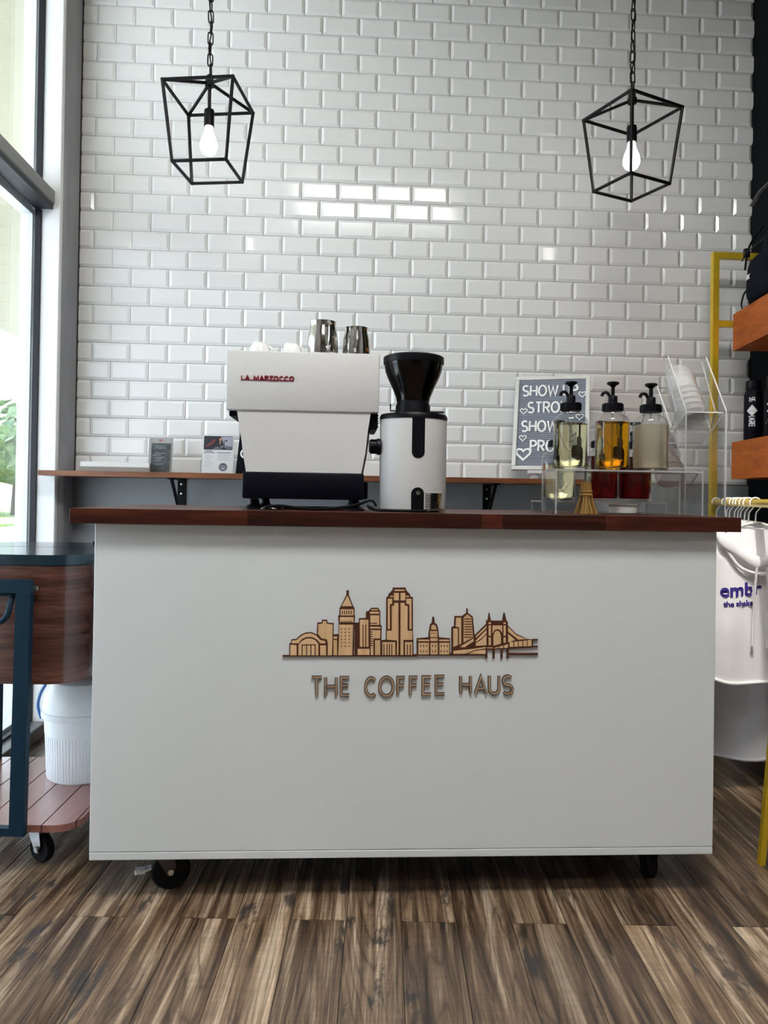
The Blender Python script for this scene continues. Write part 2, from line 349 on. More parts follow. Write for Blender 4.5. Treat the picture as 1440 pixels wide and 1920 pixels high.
# ------------------------------------------------------------------ floor
XL, XR, YB, YF, ZC = -1.12, 1.755, 3.21, -3.2, 3.2
XW = -1.27; TLX = -1.0972
def plank_mat():
    m = bpy.data.materials.new('weathered_oak_plank'); m.use_nodes = True; t = m.node_tree; b = t.nodes['Principled BSDF']; N = t.nodes.new; L = t.links.new
    c = N('ShaderNodeTexCoord'); oi = N('ShaderNodeObjectInfo')
    ml = N('ShaderNodeMath'); ml.operation = 'MULTIPLY'; ml.inputs[1].default_value = 71.0; L(oi.outputs['Random'], ml.inputs[0])
    ad = N('ShaderNodeVectorMath'); L(c.outputs['Object'], ad.inputs[0]); L(ml.outputs[0], ad.inputs[1])
    def noise(sc, scale, det, rough=.6, dist=0):
        mp = N('ShaderNodeMapping'); mp.inputs['Scale'].default_value = sc; L(ad.outputs[0], mp.inputs[0])
        n = N('ShaderNodeTexNoise'); n.inputs['Scale'].default_value = scale; n.inputs['Detail'].default_value = det
        n.inputs['Roughness'].default_value = rough; n.inputs['Distortion'].default_value = dist; L(mp.outputs[0], n.inputs['Vector']); return n.outputs['Fac']
    def ramp(f, pts):
        r = N('ShaderNodeValToRGB'); e = r.color_ramp.elements
        e[0].position, e[0].color = pts[0][0], bez(pts[0][1]); e[1].position, e[1].color = pts[-1][0], bez(pts[-1][1])
        for p, q in pts[1:-1]: k = e.new(p); k.color = bez(q)
        L(f, r.inputs[0]); return r.outputs[0]
    def mixc(kind, a, bb, fac=1.0):
        x = N('ShaderNodeMix'); x.data_type = 'RGBA'; x.blend_type = kind
        if isinstance(fac, float): x.inputs[0].default_value = fac
        else: L(fac, x.inputs[0])
        L(a, x.inputs[6]); L(bb, x.inputs[7]); return x.outputs[2]
    base = ramp(noise((34, 1.5, 1), 1.0, 8, .66, .5), [(.34, (.045, .028, .018)), (.44, (.15, .095, .060)), (.53, (.29, .205, .135)), (.64, (.58, .46, .345))])
    # cathedral grain lines
    cn = noise((7, .42, 1), 1.0, 3, .45, .25); mm = N('ShaderNodeMath'); mm.operation = 'MULTIPLY'; mm.inputs[1].default_value = 34; L(cn, mm.inputs[0])
    pp = N('ShaderNodeMath'); pp.operation = 'PINGPONG'; pp.inputs[1].default_value = .5; L(mm.outputs[0], pp.inputs[0])
    wv = N('ShaderNodeMath'); wv.operation = 'MULTIPLY'; wv.inputs[1].default_value = 2; L(pp.outputs[0], wv.inputs[0])
    lines = ramp(wv.outputs[0], [(.0, (.34, .29, .25)), (.22, (.80, .78, .76)), (.5, (1, 1, 1)), (1, (1.10, 1.09, 1.08))])
    c1 = mixc('MULTIPLY', base, lines, .85)
    fine = ramp(noise((150, 4, 1), 1.0, 4, .7), [(.34, (.46, .43, .41)), (.58, (1.14, 1.14, 1.14))])
    c2 = mixc('MULTIPLY', c1, fine, .8)
    saw = ramp(noise((9, 75, 1), 1.0, 5, .75), [(.36, (.66, .65, .64)), (.62, (1.08, 1.08, 1.08))])
    c3 = mixc('MULTIPLY', c2, saw, .5)
    # dark worn patches and pale streaks
    patch = noise((15, 4.5, 1), 1.0, 5, .7, .3)
    pf = ramp(patch, [(.57, (0, 0, 0)), (.64, (.9, .9, .9))]); dk = N('ShaderNodeRGB'); dk.outputs[0].default_value = (.035, .030, .030, 1)
    c4 = mixc('MIX', c3, dk.outputs[0], pf)
    pal = ramp(noise((30, 1.1, 1), 1.0, 4, .7, .5), [(.63, (0, 0, 0)), (.70, (.8, .8, .8))]); pl = N('ShaderNodeRGB'); pl.outputs[0].default_value = (.46, .38, .285, 1)
    c5 = mixc('MIX', c4, pl.outputs[0], pal)
    hs = N('ShaderNodeHueSaturation'); hs.inputs['Saturation'].default_value = 1.08; L(c5, hs.inputs['Color'])
    mr = N('ShaderNodeMapRange'); mr.inputs[3].default_value = .66; mr.inputs[4].default_value = 1.2; L(oi.outputs['Random'], mr.inputs[0]); L(mr.outputs[0], hs.inputs['Value'])
    L(hs.outputs[0], b.inputs['Base Color'])
    rr = N('ShaderNodeMapRange'); rr.inputs[3].default_value = .22; rr.inputs[4].default_value = .40; L(patch, rr.inputs[0]); L(rr.outputs[0], b.inputs['Roughness'])
    b.inputs['Specular IOR Level'].default_value = .85
    hm = N('ShaderNodeMath'); hm.operation = 'ADD'; L(wv.outputs[0], hm.inputs[0])
    s2 = N('ShaderNodeSeparateColor'); L(saw, s2.inputs[0]); L(s2.outputs[0], hm.inputs[1])
    bp = N('ShaderNodeBump'); bp.inputs['Strength'].default_value = .30; bp.inputs['Distance'].default_value = .0012; L(hm.outputs[0], bp.inputs['Height']); L(bp.outputs[0], b.inputs['Normal'])
    return m
M['plank'] = plank_mat()
M['sub'] = mat('dark_joint', (.012, .010, .009), .9)
floor = struct(MB().box(XW, XR + .1, YF - .1, YB + .05, -.12, -.006).build('floor', M['sub'], smooth=0))
def clip(poly, a, b, c):           # keep a*x+b*y<=c
    o = []
    for i in range(len(poly)):
        p, q = poly[i], poly[(i + 1) % len(poly)]; dp = a * p[0] + b * p[1] - c; dq = a * q[0] + b * q[1] - c
        if dp <= 0: o.append(p)
        if dp * dq < 0:
            t = dp / (dp - dq); o.append((p[0] + (q[0] - p[0]) * t, p[1] + (q[1] - p[1]) * t))
    return o
PA, PWID, PLEN = .0548, .1233, 1.22
ca, sa = math.cos(PA), math.sin(PA)
for k in range(-14, 16):
    s0 = .054 + k * PWID; s1 = s0 + PWID; ofs = 1.71 if k % 2 == 0 else 1.71 - .61 + random.uniform(-.06, .06)
    for j in range(-5, 3):
        t0 = ofs + j * PLEN; t1 = t0 + PLEN; g = .0007
        cs, ct = (s0 + s1) / 2, (t0 + t1) / 2
        q = [(s0 + g, t0 + g), (s1 - g, t0 + g), (s1 - g, t1 - g), (s0 + g, t1 - g)]
        w = [(s * ca + t * sa, -s * sa + t * ca) for s, t in q]
        for (a, b, c) in ((1, 0, XR), (-1, 0, -XW), (0, 1, YB), (0, -1, -YF)): w = clip(w, a, b, c) if len(w) > 2 else []
        if len(w) < 3: continue
        C = (cs * ca + ct * sa, -cs * sa + ct * ca)
        lp = [((x - C[0]) * ca - (y - C[1]) * sa, (x - C[0]) * sa + (y - C[1]) * ca) for x, y in w]
        mb = MB(); mb.prism(lp, -.006, -.0006, 'xy')
        sh = [(p[0] * (1 - .0012 / PWID * 2), p[1] * (1 - .002)) for p in lp]
        mb.prism(sh, -.0006, 0, 'xy')
        o = mb.build('plank', M['plank'], smooth=0); o.parent = floor
        o.location = (C[0], C[1], 0); o.rotation_euler = (0, 0, -PA)

# ------------------------------------------------------------------ back wall with bevelled tiles
back = struct(MB().box(XW, XR + .1, YB + .003, YB + .15, -.1, ZC, 0).build('wall_back', M['grout'], smooth=0))
MB().box(XL, XR, YB - .0035, YB + .004, 0, 1.0178).build('painted_panel', M['greypaint'], back, 0)
TP, TH, TX0, TZ0 = .1552, .07781, -1.0432, 2.9658
JG = .0016
def tile_mb(w, h, left=True, right=True, x=0, z=0, mb=None):
    mb = mb or MB(); b = .0115; e = .0030; c = .0088
    x0, x1, z0, z1 = x - w / 2, x + w / 2, z - h / 2, z + h / 2
    a0 = x0 + (b if left else 0); a1 = x1 - (b if right else 0)
    V = [(x0, 0, z0), (x1, 0, z0), (x1, 0, z1), (x0, 0, z1), (x0, -e, z0), (x1, -e, z0), (x1, -e, z1), (x0, -e, z1), (a0, -c, z0 + b), (a1, -c, z0 + b), (a1, -c, z1 - b), (a0, -c, z1 - b)]
    F = [(0, 1, 5, 4), (1, 2, 6, 5), (2, 3, 7, 6), (3, 0, 4, 7), (4, 5, 9, 8), (5, 6, 10, 9), (6, 7, 11, 10), (7, 4, 8, 11), (8, 9, 10, 11)]
    return mb.add(V, F)
tiles = []
for r in range(-3, 25):
    zt = TZ0 - r * TH; z0, z1 = zt - TH + JG / 2, min(zt - JG / 2, ZC - .001)
    off = 0 if r % 2 == 0 else .5
    for c in range(-1, 19):
        x0 = TX0 + (c + off) * TP + JG / 2; x1 = x0 + TP - JG
        L_, R_ = True, True
        if x0 < TLX + .0005: x0 = TLX; L_ = False
        if x1 > XR - .001: x1 = XR - .001; R_ = False
        if x1 - x0 < .02: continue
        tiles.append((x0, x1, z0, z1, L_, R_, r))
full_me = {}
def hidden(t):
    xc = (t[0] + t[1]) / 2; zc = (t[2] + t[3]) / 2
    if t[6] < -1: return True
    k = 3.2 / 1.92
    if -.27 * k < xc < .085 * k and zc < .95 + .36 * k: return True
    return False
order = sorted(range(len(tiles)), key=lambda i: (hidden(tiles[i]), -round((tiles[i][1] - tiles[i][0]) * (1.35 - .06 * tiles[i][0]) * 200), tiles[i][0]))
solo = set(order[:298])
rest = MB()
for i, (x0, x1, z0, z1, L_, R_, r) in enumerate(tiles):
    w, h = x1 - x0, z1 - z0; cx, cz = (x0 + x1) / 2, (z0 + z1) / 2
    rx, rz = random.gauss(0, .0030), random.gauss(0, .0030)
    if i in solo:
        key = (round(w, 4), round(h, 4), L_, R_)
        if key not in full_me:
            o = tile_mb(w, h, L_, R_).build('tile', M['tile'], smooth=0); full_me[key] = o.data
        else:
            o = bpy.data.objects.new('tile', full_me[key]); COL.objects.link(o)
        o.parent = back; o.location = (cx, YB + .003, cz); o.rotation_euler = (rx, 0, rz)
    else:
        q = tile_mb(w, h, L_, R_); R = Matrix.Translation((cx, YB + .003, cz)) @ Matrix.Rotation(rx, 4, 'X') @ Matrix.Rotation(rz, 4, 'Z')
        rest.add(q.v, q.f, 0, R)
ro = rest.build('tiles', M['tile'], back, 0); ro['kind'] = 'stuff'

# ------------------------------------------------------------------ other walls, ceiling
struct(MB().box(XR, XR + .1, .9, YB + .15, -.1, ZC).build('wall_right', M['darkpaint'], smooth=0))
struct(MB().box(XR, XR + .1, YF - .1, .9, -.1, ZC).build('wall_side', M['paint'], smooth=0))
struct(MB().box(XW - .1, XR + .1, YF - .1, YB + .15, ZC, ZC + .1).build('ceiling', M['ceil'], smooth=0))
# plain front wall behind the camera
struct(MB().box(XW, XR, YF - .1, YF, 0, ZC).build('wall_front', M['paint'], smooth=0))

# grey post in the corner beside the window
post = MB(); post.prism(rrect(-1.20, -1.0977, 3.066, YB - .001, .026, 6), 0, ZC, 'xy')
struct(post.build('trim_1', M['column'], smooth=50))

# storefront window on the left: deep white jambs, black gaskets, outer frame beyond the glass
wn = MB()
for y0, y1 in ((3.040, 3.13), (1.30, 1.42)): wn.box(-1.189, -1.118, y0, y1, 0, ZC, 0, .003, 1); wn.box(-1.27, -1.189, y0 + .012, y1 - (.012 if y1 < 3 else 0), 0, ZC)
win = struct(wn.build('window_1', M['alu'], smooth=30))
struct(MB().box(XW, XL, YF - .1, 1.2995, -.1, ZC).build('wall_left', M['paint'], smooth=0))
M['tglass'] = thin('tinted_window_glass', (.84, .86, .865), 1.0, 1.5)
for y0, y1 in ((1.42, 3.040),):
    MB().box(-1.26, -1.139, y0, y1, 2.068, 2.122, 0, .004, 1).build('transom', M['alugrey'], win, 30)
    MB().box(-1.26, -1.135, y0, y1, 0, .052, 0, .003, 1).build('sill', M['alugrey'], win, 30)
    MB().box(-1.26, -1.13, y0, y1, ZC - .06, ZC).build('head', M['alu'], win, 0)
    for z0, z1 in ((.052, 2.046), (2.122, ZC - .06)):
        for q in ((y1 - .008, y1 + .0005, z0, z1), (y0 - .0005, y0 + .008, z0, z1), (y0 + .0085, y1 - .0085, z0, z0 + .010), (y0 + .0085, y1 - .0085, z1 - (.010 if z0 > 1 else 0), z1 + (.0 if z0 > 1 else .0215))):
            MB().box(-1.2105, -1.189 if q[0] != y0 + .0085 or z0 > 1 or q[2] < 1 else -1.142, *q).build('gasket', M['gasket'], win, 0)
        for q in ((y1 - .004, y1 + .011, z0, z1), (y0 - .011, y0 + .02, z0, z1), (y0, y1, z0 - .01, z0 + .02), (y0, y1, z1 - .02, z1 + .01)):
            MB().box(-1.268, -1.222, *q).build('outer_frame', M['alu'], win, 0)
        MB().box(-1.220, -1.2125, y0 - .003, y1 + .003, z0, z1).build('pane', M['glass' if z0 > 1 else 'tglass'], win, 0)

# ------------------------------------------------------------------ outside the window
M['pave'] = noisy(mat('pale_concrete_paving', (.50, .505, .51), .9), 2, .08)
M['road'] = noisy(mat('asphalt', (.23, .23, .24), .9), 3, .1)
M['soffit'] = noisy(mat('cream_soffit_paint', (.235, .222, .15), .8), 2, .04)
M['leaf'] = noisy(mat('hedge_leaves', (.16, .22, .11), .7), 6, .5)
M['lawn'] = noisy(mat('lawn_grass', (.24, .30, .09), .9), 4, .3)
g1 = struct(MB().box(-9, XW - .01, -6, 40, -.3, -.05).build('pavement', M['pave'], smooth=0))
struct(MB().box(-60, -9, -6, 90, -.4, -.10).build('road', M['road'], smooth=0))
struct(MB().box(-9, 30, 40, 90, -.4, -.09).build('ground', M['road'], smooth=0))
struct(MB().box(-40, -9.5, 22, 60, -.3, -.02).build('lawn', M['lawn'], smooth=0))
struct(MB().box(-4.6, XW - .1, -5, 15, 3.1, 3.4).build('soffit', M['soffit'], smooth=0))
def shrub(x, y, r, h, seed, name, label, cat, stem=0):
    rnd = random.Random(seed); t = thing(name, label, cat, (x, y, -.05), 0)
    mb = MB()
    for _ in range(420):
        a, b = rnd.uniform(0, 2 * PI), math.acos(rnd.uniform(-.4, 1)); k = rnd.uniform(.72, 1.02)
        p = Vector((x + r * k * math.sin(b) * math.cos(a), y + r * k * math.sin(b) * math.sin(a), stem + h * .5 + h * .5 * k * math.cos(b)))
        d = Vector((rnd.gauss(0, 1), rnd.gauss(0, 1), rnd.gauss(0, 1))).normalized(); e = d.orthogonal().normalized(); f = d.cross(e); s = r * .16 * rnd.uniform(.6, 1.3)
        mb.add([p + e * s, p + f * s * .5 + d * s * .3, p - e * s, p - f * s * .5 - d * s * .3], [(0, 1, 2, 3)])
    core = MB(); bm = bmesh.new(); bmesh.ops.create_icosphere(bm, subdivisions=2, radius=1)
    core.add([(x + v.co.x * r * .86, y + v.co.y * r * .86, stem + h * .5 + v.co.z * h * .44) for v in bm.verts], [[v.index for v in f.verts] for f in bm.faces]); bm.free()
    mb.add(core.v, core.f)
    o = mb.build('foliage', M['leaf'], t, 0)
    MB().tube([(x, y, -.05), (x + .05, y, stem + h * .4)], [r * .09, r * .05], 8).build('trunk', mat('bark', (.1, .07, .05), .9), t)
for i, (x, y, r, h, st, lb) in enumerate([(-12.5, 30, 2.3, 3.4, .9, 'green leafy tree outside, closest to the window frame'), (-16.5, 33, 2.6, 3.9, .9, 'broad green tree outside, second along from the window frame'), (-24.5, 35, 2.4, 3.2, .8, 'green tree outside behind the glass, third along the road'), (-14, 27, 1.5, 1.6, .1, 'low rounded bush outside on the lawn before the trees')]):
    shrub(x, y, r, h, 40 + i, 'leafy_tree' if i < 3 else 'bush', lb, 'tree' if i < 3 else 'bush', st)

# ------------------------------------------------------------------ ceiling troffers
M['panel'] = mat('lit_diffuser', (.9, .9, .88), .4, emit=(1, .985, .96), es=LAMP)
def troffer(x, y, label):
    t = thing('ceiling_light', label, 'light', (x, y, ZC), 0)
    f = MB(); a, b = .60, .30
    f.box(x - a - .02, x + a + .02, y - b - .02, y - b, ZC - .03, ZC); f.box(x - a - .02, x + a + .02, y + b, y + b + .02, ZC - .03, ZC)
    f.box(x - a - .02, x - a, y - b, y + b, ZC - .03, ZC); f.box(x + a, x + a + .02, y - b, y + b, ZC - .03, ZC)
    f.build('frame', M['frame'], t, 0)
    MB().box(x - a, x + a, y - b, y + b, ZC - .018, ZC - .002).build('diffuser', M['panel'], t, 0)
troffer(.24, .58, 'white framed ceiling light panel, lit, its glare mirrored in the wall tiles')

# added louvred fill light for the counter front; fins hide its tile reflection
t = thing('added_fill_light', 'added unseen ceiling fill light with black louvre fins, for the counter front', 'light', (.17, -.95, ZC), 0)
m = MB(); m.box(-.43, .77, -1.25, -.65, ZC - .012, ZC - .002); m.build('diffuser', M['panel'], t, 0)
for y in (-1.262, -.638): m = MB(); m.box(-.45, .79, y - .012, y + .012, ZC - .085, ZC); m.build('frame', M['frame'], t, 0)
for x in (-.442, .782): m = MB(); m.box(x - .012, x + .012, -1.25, -.65, ZC - .085, ZC); m.build('frame', M['frame'], t, 0)
for i in range(1, 6): m = MB(); m.box(-.429, .769, -1.25 + .1 * i - .002, -1.25 + .1 * i + .002, ZC - .080, ZC - .014); m.build('fin', M['blackmat'], t, 0)

# added spotlight, out of view, to brighten the clothes on the rack
def added_spot(loc, aim_, label, watt):
    t = thing('added_spotlight', label, 'spotlight', loc, 0); L_ = Vector(loc); d = (Vector(aim_) - L_).normalized()
    m = MB(); m.box(L_.x - .25, L_.x + .25, L_.y - .018, L_.y + .018, ZC - .03, ZC); m.build('track', M['blackmat'], t, 0)
    m = MB(); m.tube([(L_.x, L_.y, ZC - .03), (L_.x, L_.y, L_.z)], .008, 8); m.build('stem', M['blackmat'], t)
    m = MB(); m.tube([L_ - d * .08, L_ - d * .075, L_ + d * .06], [.02, .04, .04], 20, cap=False); m.tube([L_ - d * .08, L_ - d * .079], .02, 20); m.build('housing', M['blackmat'], t)
    ld = bpy.data.lights.new('spot', 'SPOT'); ld.energy = watt; ld.spot_size = math.radians(24); ld.spot_blend = .7; ld.shadow_soft_size = .035; ld.color = (1, .95, .88)
    lo = bpy.data.objects.new('spot', ld); COL.objects.link(lo); lo.parent = t; lo.location = d * .07; lo.rotation_euler = d.to_track_quat('-Z', 'Y').to_euler()
added_spot((.75, 1.0, 3.08), (1.42, 2.45, .75), 'added unseen black track spotlight brightening the clothes rack', 95)

# ------------------------------------------------------------------ pendant lanterns
def lantern(X, Y, yaw, zt, a, zb, b, za, label, seed):
    t = thing('pendant_lantern', label, 'pendant light', (X, Y, za), 0, 'black cage pendants over the counter')
    T = [(X + a * 2 ** .5 * math.cos(yaw + PI / 4 + k * PI / 2), Y + a * 2 ** .5 * math.sin(yaw + PI / 4 + k * PI / 2), zt) for k in range(4)]
    B = [(X + b * 2 ** .5 * math.cos(yaw + PI / 4 + k * PI / 2), Y + b * 2 ** .5 * math.sin(yaw + PI / 4 + k * PI / 2), zb) for k in range(4)]
    ap = (X, Y, za)
    R = .0058
    for k in range(4):
        for p, q in ((T[k], T[(k + 1) % 4]), (B[k], B[(k + 1) % 4]), (T[k], B[k]), (T[k], ap)):
            d = (Vector(q) - Vector(p)).normalized() * .003
            MB().tube([Vector(p) - d, Vector(q) + d], R, 8, flat=None).build('bar', M['blackmat'], t)
    h = MB(); h.lathe([(.016, -.012), (.016, .006), (.007, .010)], 16, ap); h.build('hub', M['blackmat'], t)
    MB().tube([(X, Y, za - .01), (X, Y, za - .098)], .006, 10).build('stem', M['blackmat'], t)
    sk = MB(); sk.lathe([(.004, 0), (.016, -.002), (.0175, -.008), (.0175, -.058), (.015, -.060)], 20, (X, Y, za - .092)); sk.build('socket', M['blackmat'], t)
    bl = MB(); bl.lathe([(.013, 0), (.0135, -.014), (.017, -.028), (.026, -.05), (.030, -.068), (.029, -.080), (.022, -.095), (.010, -.103), (.0005, -.105)], 24, (X, Y, za - .148))
    bl.build('bulb', M['bulb'], t)
    lp = MB(); lp.tube([(X + .011 * math.cos(u), Y + .002, za + .019 + .011 * math.sin(u)) for u in [2 * PI * i / 16 for i in range(16)]], .0028, 6, closed=True); lp.build('loop', M['blackmat'], t)
    # chain of oval links up to the ceiling, and the lead threaded through it
    me = None; n = 0; z = za + .026; pitch = .0375
    while z < ZC - .05:
        if me is None:
            lk = MB(); path = []
            for i in range(20):
                u = 2 * PI * i / 20; path.append((.0085 * math.cos(u), 0, .0135 * (1 if math.sin(u) >= 0 else -1) * (1 if abs(math.sin(u)) > 1e-6 else 0) + .0085 * math.sin(u)))
            lk.tube(path, .0024, 6, closed=True)
            o = lk.build('chain_link', M['blackmat'], t, local=True); me = o.data
        else:
            o = bpy.data.objects.new('chain_link', me); COL.objects.link(o); o.parent = t
        o.location = (0, 0, z + .016 - za); o.rotation_euler = (0, random.uniform(-.08, .08), (.35 if n % 2 else .35 + PI / 2) + random.uniform(-.25, .25)); n += 1; z += pitch
    c = MB(); c.tube([(X + .0055 * math.sin(i * 1.1 + seed), Y + .0055 * math.cos(i * 1.1 + seed), za + .01 + (ZC - za - .02) * i / 30) for i in range(31)], .0024, 6); c.build('lead', M['black'], t)
    cp = MB(); cp.lathe([(.055, 0), (.055, -.012), (.03, -.025), (.006, -.028), (.006, -.036)], 24, (X, Y, ZC)); cp.build('ceiling_rose', M['blackmat'], t)
M['bulb'] = mat('lit_bulb', (.9, .9, .9), .2, emit=(1, .96, .9), es=BULB)
lantern(-.4802, 2.66, -.1613, 2.3213, .1205, 2.0608, .0928, 2.3691, 'black wire cage pendant on a chain, hung above the espresso machine by the window', 0)
lantern(1.0114, 2.66, .4114, 2.3272, .1188, 2.0628, .0912, 2.3762, 'black wire cage pendant on a chain, hung corner-on above the syrup bottles', 2)

# ------------------------------------------------------------------ counter on casters
CX0, CX1, CY0, CY1, CZ0, CZ1 = -.567, .903, 1.79, 2.385, .101, .876
TOPZ = .911
cart = thing('coffee_counter', 'white coffee counter on casters with a dark wood top and wooden skyline sign', 'counter', (.168, 2.09, 0))
MB().box(CX0, CX1, CY0, CY0 + .018, CZ0 + .019, CZ1, 0, .0015, 1).build('front_panel', M['white'], cart)
MB().box(CX0, CX1, CY0 + .0004, CY0 + .018, CZ0, CZ0 + .0182, 0, .0015, 1).build('bottom_strip', M['white'], cart)
for x0 in (CX0, CX1 - .018):
    MB().box(x0, x0 + .018, CY0 + .0182, CY1, CZ0, CZ1, 0, .001, 1).build('side_panel', M['white'], cart)
MB().box(CX0 + .019, CX1 - .019, CY0 + .019, CY1, CZ0, CZ0 + .018).build('base_panel', M['black'], cart, 0)  # coloured black underneath to deepen the shade on the floor below
MB().box(CX0 + .019, CX1 - .019, CY0 + .019, CY1 - .02, .48, .498).build('inner_shelf', M['white'], cart, 0)
SX0, SX1, SY0, SY1 = -.6145, .9475, 1.76, 2.41
top = MB().box(SX0 + .003, SX1 - .003, SY0 + .02, SY1 - .004, CZ1 + .0005, TOPZ - .004).build('countertop', M['walnut'], cart, 0)
rows = 8; rw = (SY1 - SY0) / rows
for r in range(rows):
    cuts = [SX0] + ([-.215, .325, .375, .62] if r == 0 else sorted(SX0 + (SX1 - SX0) * (q + random.uniform(-.08, .08)) for q in (.22, .45, .68, .86))) + [SX1]
    for i in range(len(cuts) - 1):
        y0 = SY0 + r * rw; z0 = CZ1 + (.0008 if r == 0 else .02)
        o = MB().box(cuts[i] + .0001, cuts[i + 1] - .0001, y0 + .0001, y0 + rw - .0001, z0, TOPZ, 0, .0008, 1).build('stave', M['walnut'], top)
def caster(parent, x, y, rw_, ang, name='caster', fork=None, brake=True, tread=.026, h=.1):
    """swivel caster: plate, fork, wheel, axle bolt, brake pedal; wheel axis turned by ang"""
    fk = fork or M['chrome']; R = Matrix.Translation((x, y, 0)) @ Matrix.Rotation(ang, 4, 'Z')
    f = MB(); f.box(-.035, .035, -.03, .03, h - .004, h - .0005, X=R)
    f.lathe([(.022, h - .018), (.024, h - .010), (.022, h - .004)], 20, X=R)
    for s in (-1, 1):
        f.prism([(-.018, h - .016), (.024, h - .016), (.030, rw_ + .012), (.022, rw_ - .010), (.012, rw_ - .010), (-.006, rw_ + .02)], s * (tread / 2 + .004) - .0015, s * (tread / 2 + .004) + .0015, 'xz', X=R)
    o = f.build(name, fk, parent)
    w = MB(); cx = .018; A = R @ Matrix.Translation((cx, 0, rw_)) @ Matrix.Rotation(PI / 2, 4, 'X')
    w.lathe([(.010, -tread * .5), (rw_ * .62, -tread * .42), (rw_ * .9, -tread * .5), (rw_, -tread * .32), (rw_, tread * .32), (rw_ * .9, tread * .5), (rw_ * .62, tread * .42), (.010, tread * .5)], 32, X=A)
    w.build('wheel', M['rubber'], o)
    b = MB(); b.lathe([(.0075, -tread * .5 - .010), (.0075, tread * .5 + .010)], 6, X=A); b.lathe([(.012, -tread * .5 - .005), (.012, -tread * .5 - .004)], 16, X=A); b.build('axle_bolt', M['chrome'], o)
    if brake:
        p = MB(); p.box(-.052, -.006, -.011, .011, rw_ + .010, rw_ + .014, 0, .0012, 1, X=R @ Matrix.Rotation(math.radians(-14), 4, 'Y')); p.lathe([(.0095, -.011), (.0095, .011)], 6, X=R @ Matrix.Translation((-.052, 0, rw_ + .002)) @ Matrix.Rotation(PI / 2, 4, 'Y')); p.build('brake_pedal', M['frame'], o)
    return o
caster(cart, -.415, 1.862, .046, math.radians(14), tread=.03, fork=M['darksteel'])
caster(cart, .785, 1.875, .046, math.radians(82), fork=M['black'], brake=False)
caster(cart, -.42, 2.32, .046, math.radians(35), brake=False)
caster(cart, .79, 2.32, .046, math.radians(-30), brake=False)

# skyline sign: burnt base plates with pale faces, one per building
YP = CY0 - .0004
def c7(u, v): p = at(520 + u / 5.143, 1080 + v / 5.143, CY0); return (p.x, p.z)
def c8(u, v): p = at(780 + u / 5.76, 1120 + v / 5.76, CY0); return (p.x, p.z)
def pl(fn, pts): return [fn(*p) for p in pts]
def rc(x0, y0, x1, y1): return [(x0, y0), (x1, y0), (x1, y1), (x0, y1)]
sky = MB(); eng = MB()
def base(fn, pts): sky.prism(pl(fn, pts), YP - .0042 - random.uniform(0, .0002), YP, 'xz')
def faces(fn, polys):
    mb = MB()
    for p in polys: mb.prism(pl(fn, p), YP - .0050, YP - .001, 'xz')
    FACES.append(mb)
def cut(fn, *segs, w=.0011):
    for a, b, c, d in segs:
        ribbon(eng, [fn(a, b), fn(c, d)], w, YP, YP - .0053, lambda x, z, q: (x, q, z))
FACES = []
base(c7, [(118, 768), (118, 650), (135, 640), (135, 610), (185, 605), (225, 565), (275, 543), (330, 540), (380, 562), (420, 605), (470, 615), (478, 650), (478, 768)])
faces(c7, [rc(127, 660, 187, 760), [(142, 645), (142, 619), (188, 614), (230, 575), (275, 553), (330, 549), (375, 570), (415, 614), (463, 624), (465, 645), (412, 645), (388, 612), (350, 590), (310, 583), (270, 588), (235, 606), (205, 645)],
           [(205, 760), (205, 662), (235, 624), (275, 602), (310, 597), (345, 604), (375, 622), (397, 655), (397, 760)], rc(414, 665, 470, 760)])
cut(c7, (240, 660, 240, 760), (282, 660, 282, 760), (325, 660, 325, 760), (365, 660, 365, 760), (235, 660, 372, 660))
base(c7, [(380, 768), (380, 620), (386, 448), (430, 445), (430, 420), (480, 420), (485, 448), (545, 453), (540, 768)])
faces(c7, [[(393, 556), (395, 460), (438, 456), (440, 430), (471, 430), (475, 457), (535, 464), (527, 760), (487, 760), (487, 640), (478, 606), (428, 598)]])
base(c7, rc(533, 560, 592, 768)); faces(c7, [rc(543, 578, 577, 603), rc(541, 614, 576, 760)])
base(c7, [(578, 768), (596, 470), (586, 385), (598, 375), (600, 310), (610, 292), (665, 180), (665, 137), (690, 137), (690, 180), (732, 290), (744, 310), (744, 375), (750, 385), (742, 470), (738, 768)])
faces(c7, [[(620, 288), (674, 190), (681, 190), (720, 288)], rc(610, 318, 734, 377), rc(603, 393, 736, 442), [(600, 466), (730, 466), (722, 760), (588, 760)]])
cut(c7, *[(627 + 21 * i, 330, 627 + 21 * i, 366) for i in range(5)], *[(x + 33 - abs(0), 500 + 33 * j, x + 33, 514 + 33 * j) for x in (587, 622, 660) for j in range(6)], *[(617 + 23 * i, 428, 625 + 23 * i, 440) for i in range(5)])
base(c7, rc(746, 448, 790, 768))
base(c7, [(765, 768), (765, 690), (786, 680), (786, 405), (888, 405), (892, 690), (897, 768)])
faces(c7, [rc(796, 418, 878, 678), rc(774, 698, 888, 757)]); cut(c7, (826, 465, 826, 678), (852, 465, 852, 678))
base(c7, [(855, 420), (855, 342), (880, 335), (905, 305), (970, 305), (992, 335), (992, 465), (1005, 480), (1000, 768), (890, 768), (888, 410)])
faces(c7, [rc(906, 316, 968, 328), rc(893, 341, 980, 360), rc(895, 376, 982, 468), rc(893, 486, 993, 503), [(897, 518), (993, 518), (990, 598), (925, 598), (925, 757), (900, 757)]])
cut(c7, (895, 452, 960, 452), *[(895, 535 + 22 * i, 920, 535 + 22 * i) for i in range(7)])
base(c7, rc(930, 600, 1003, 768)); faces(c7, [rc(941, 615, 991, 758)])
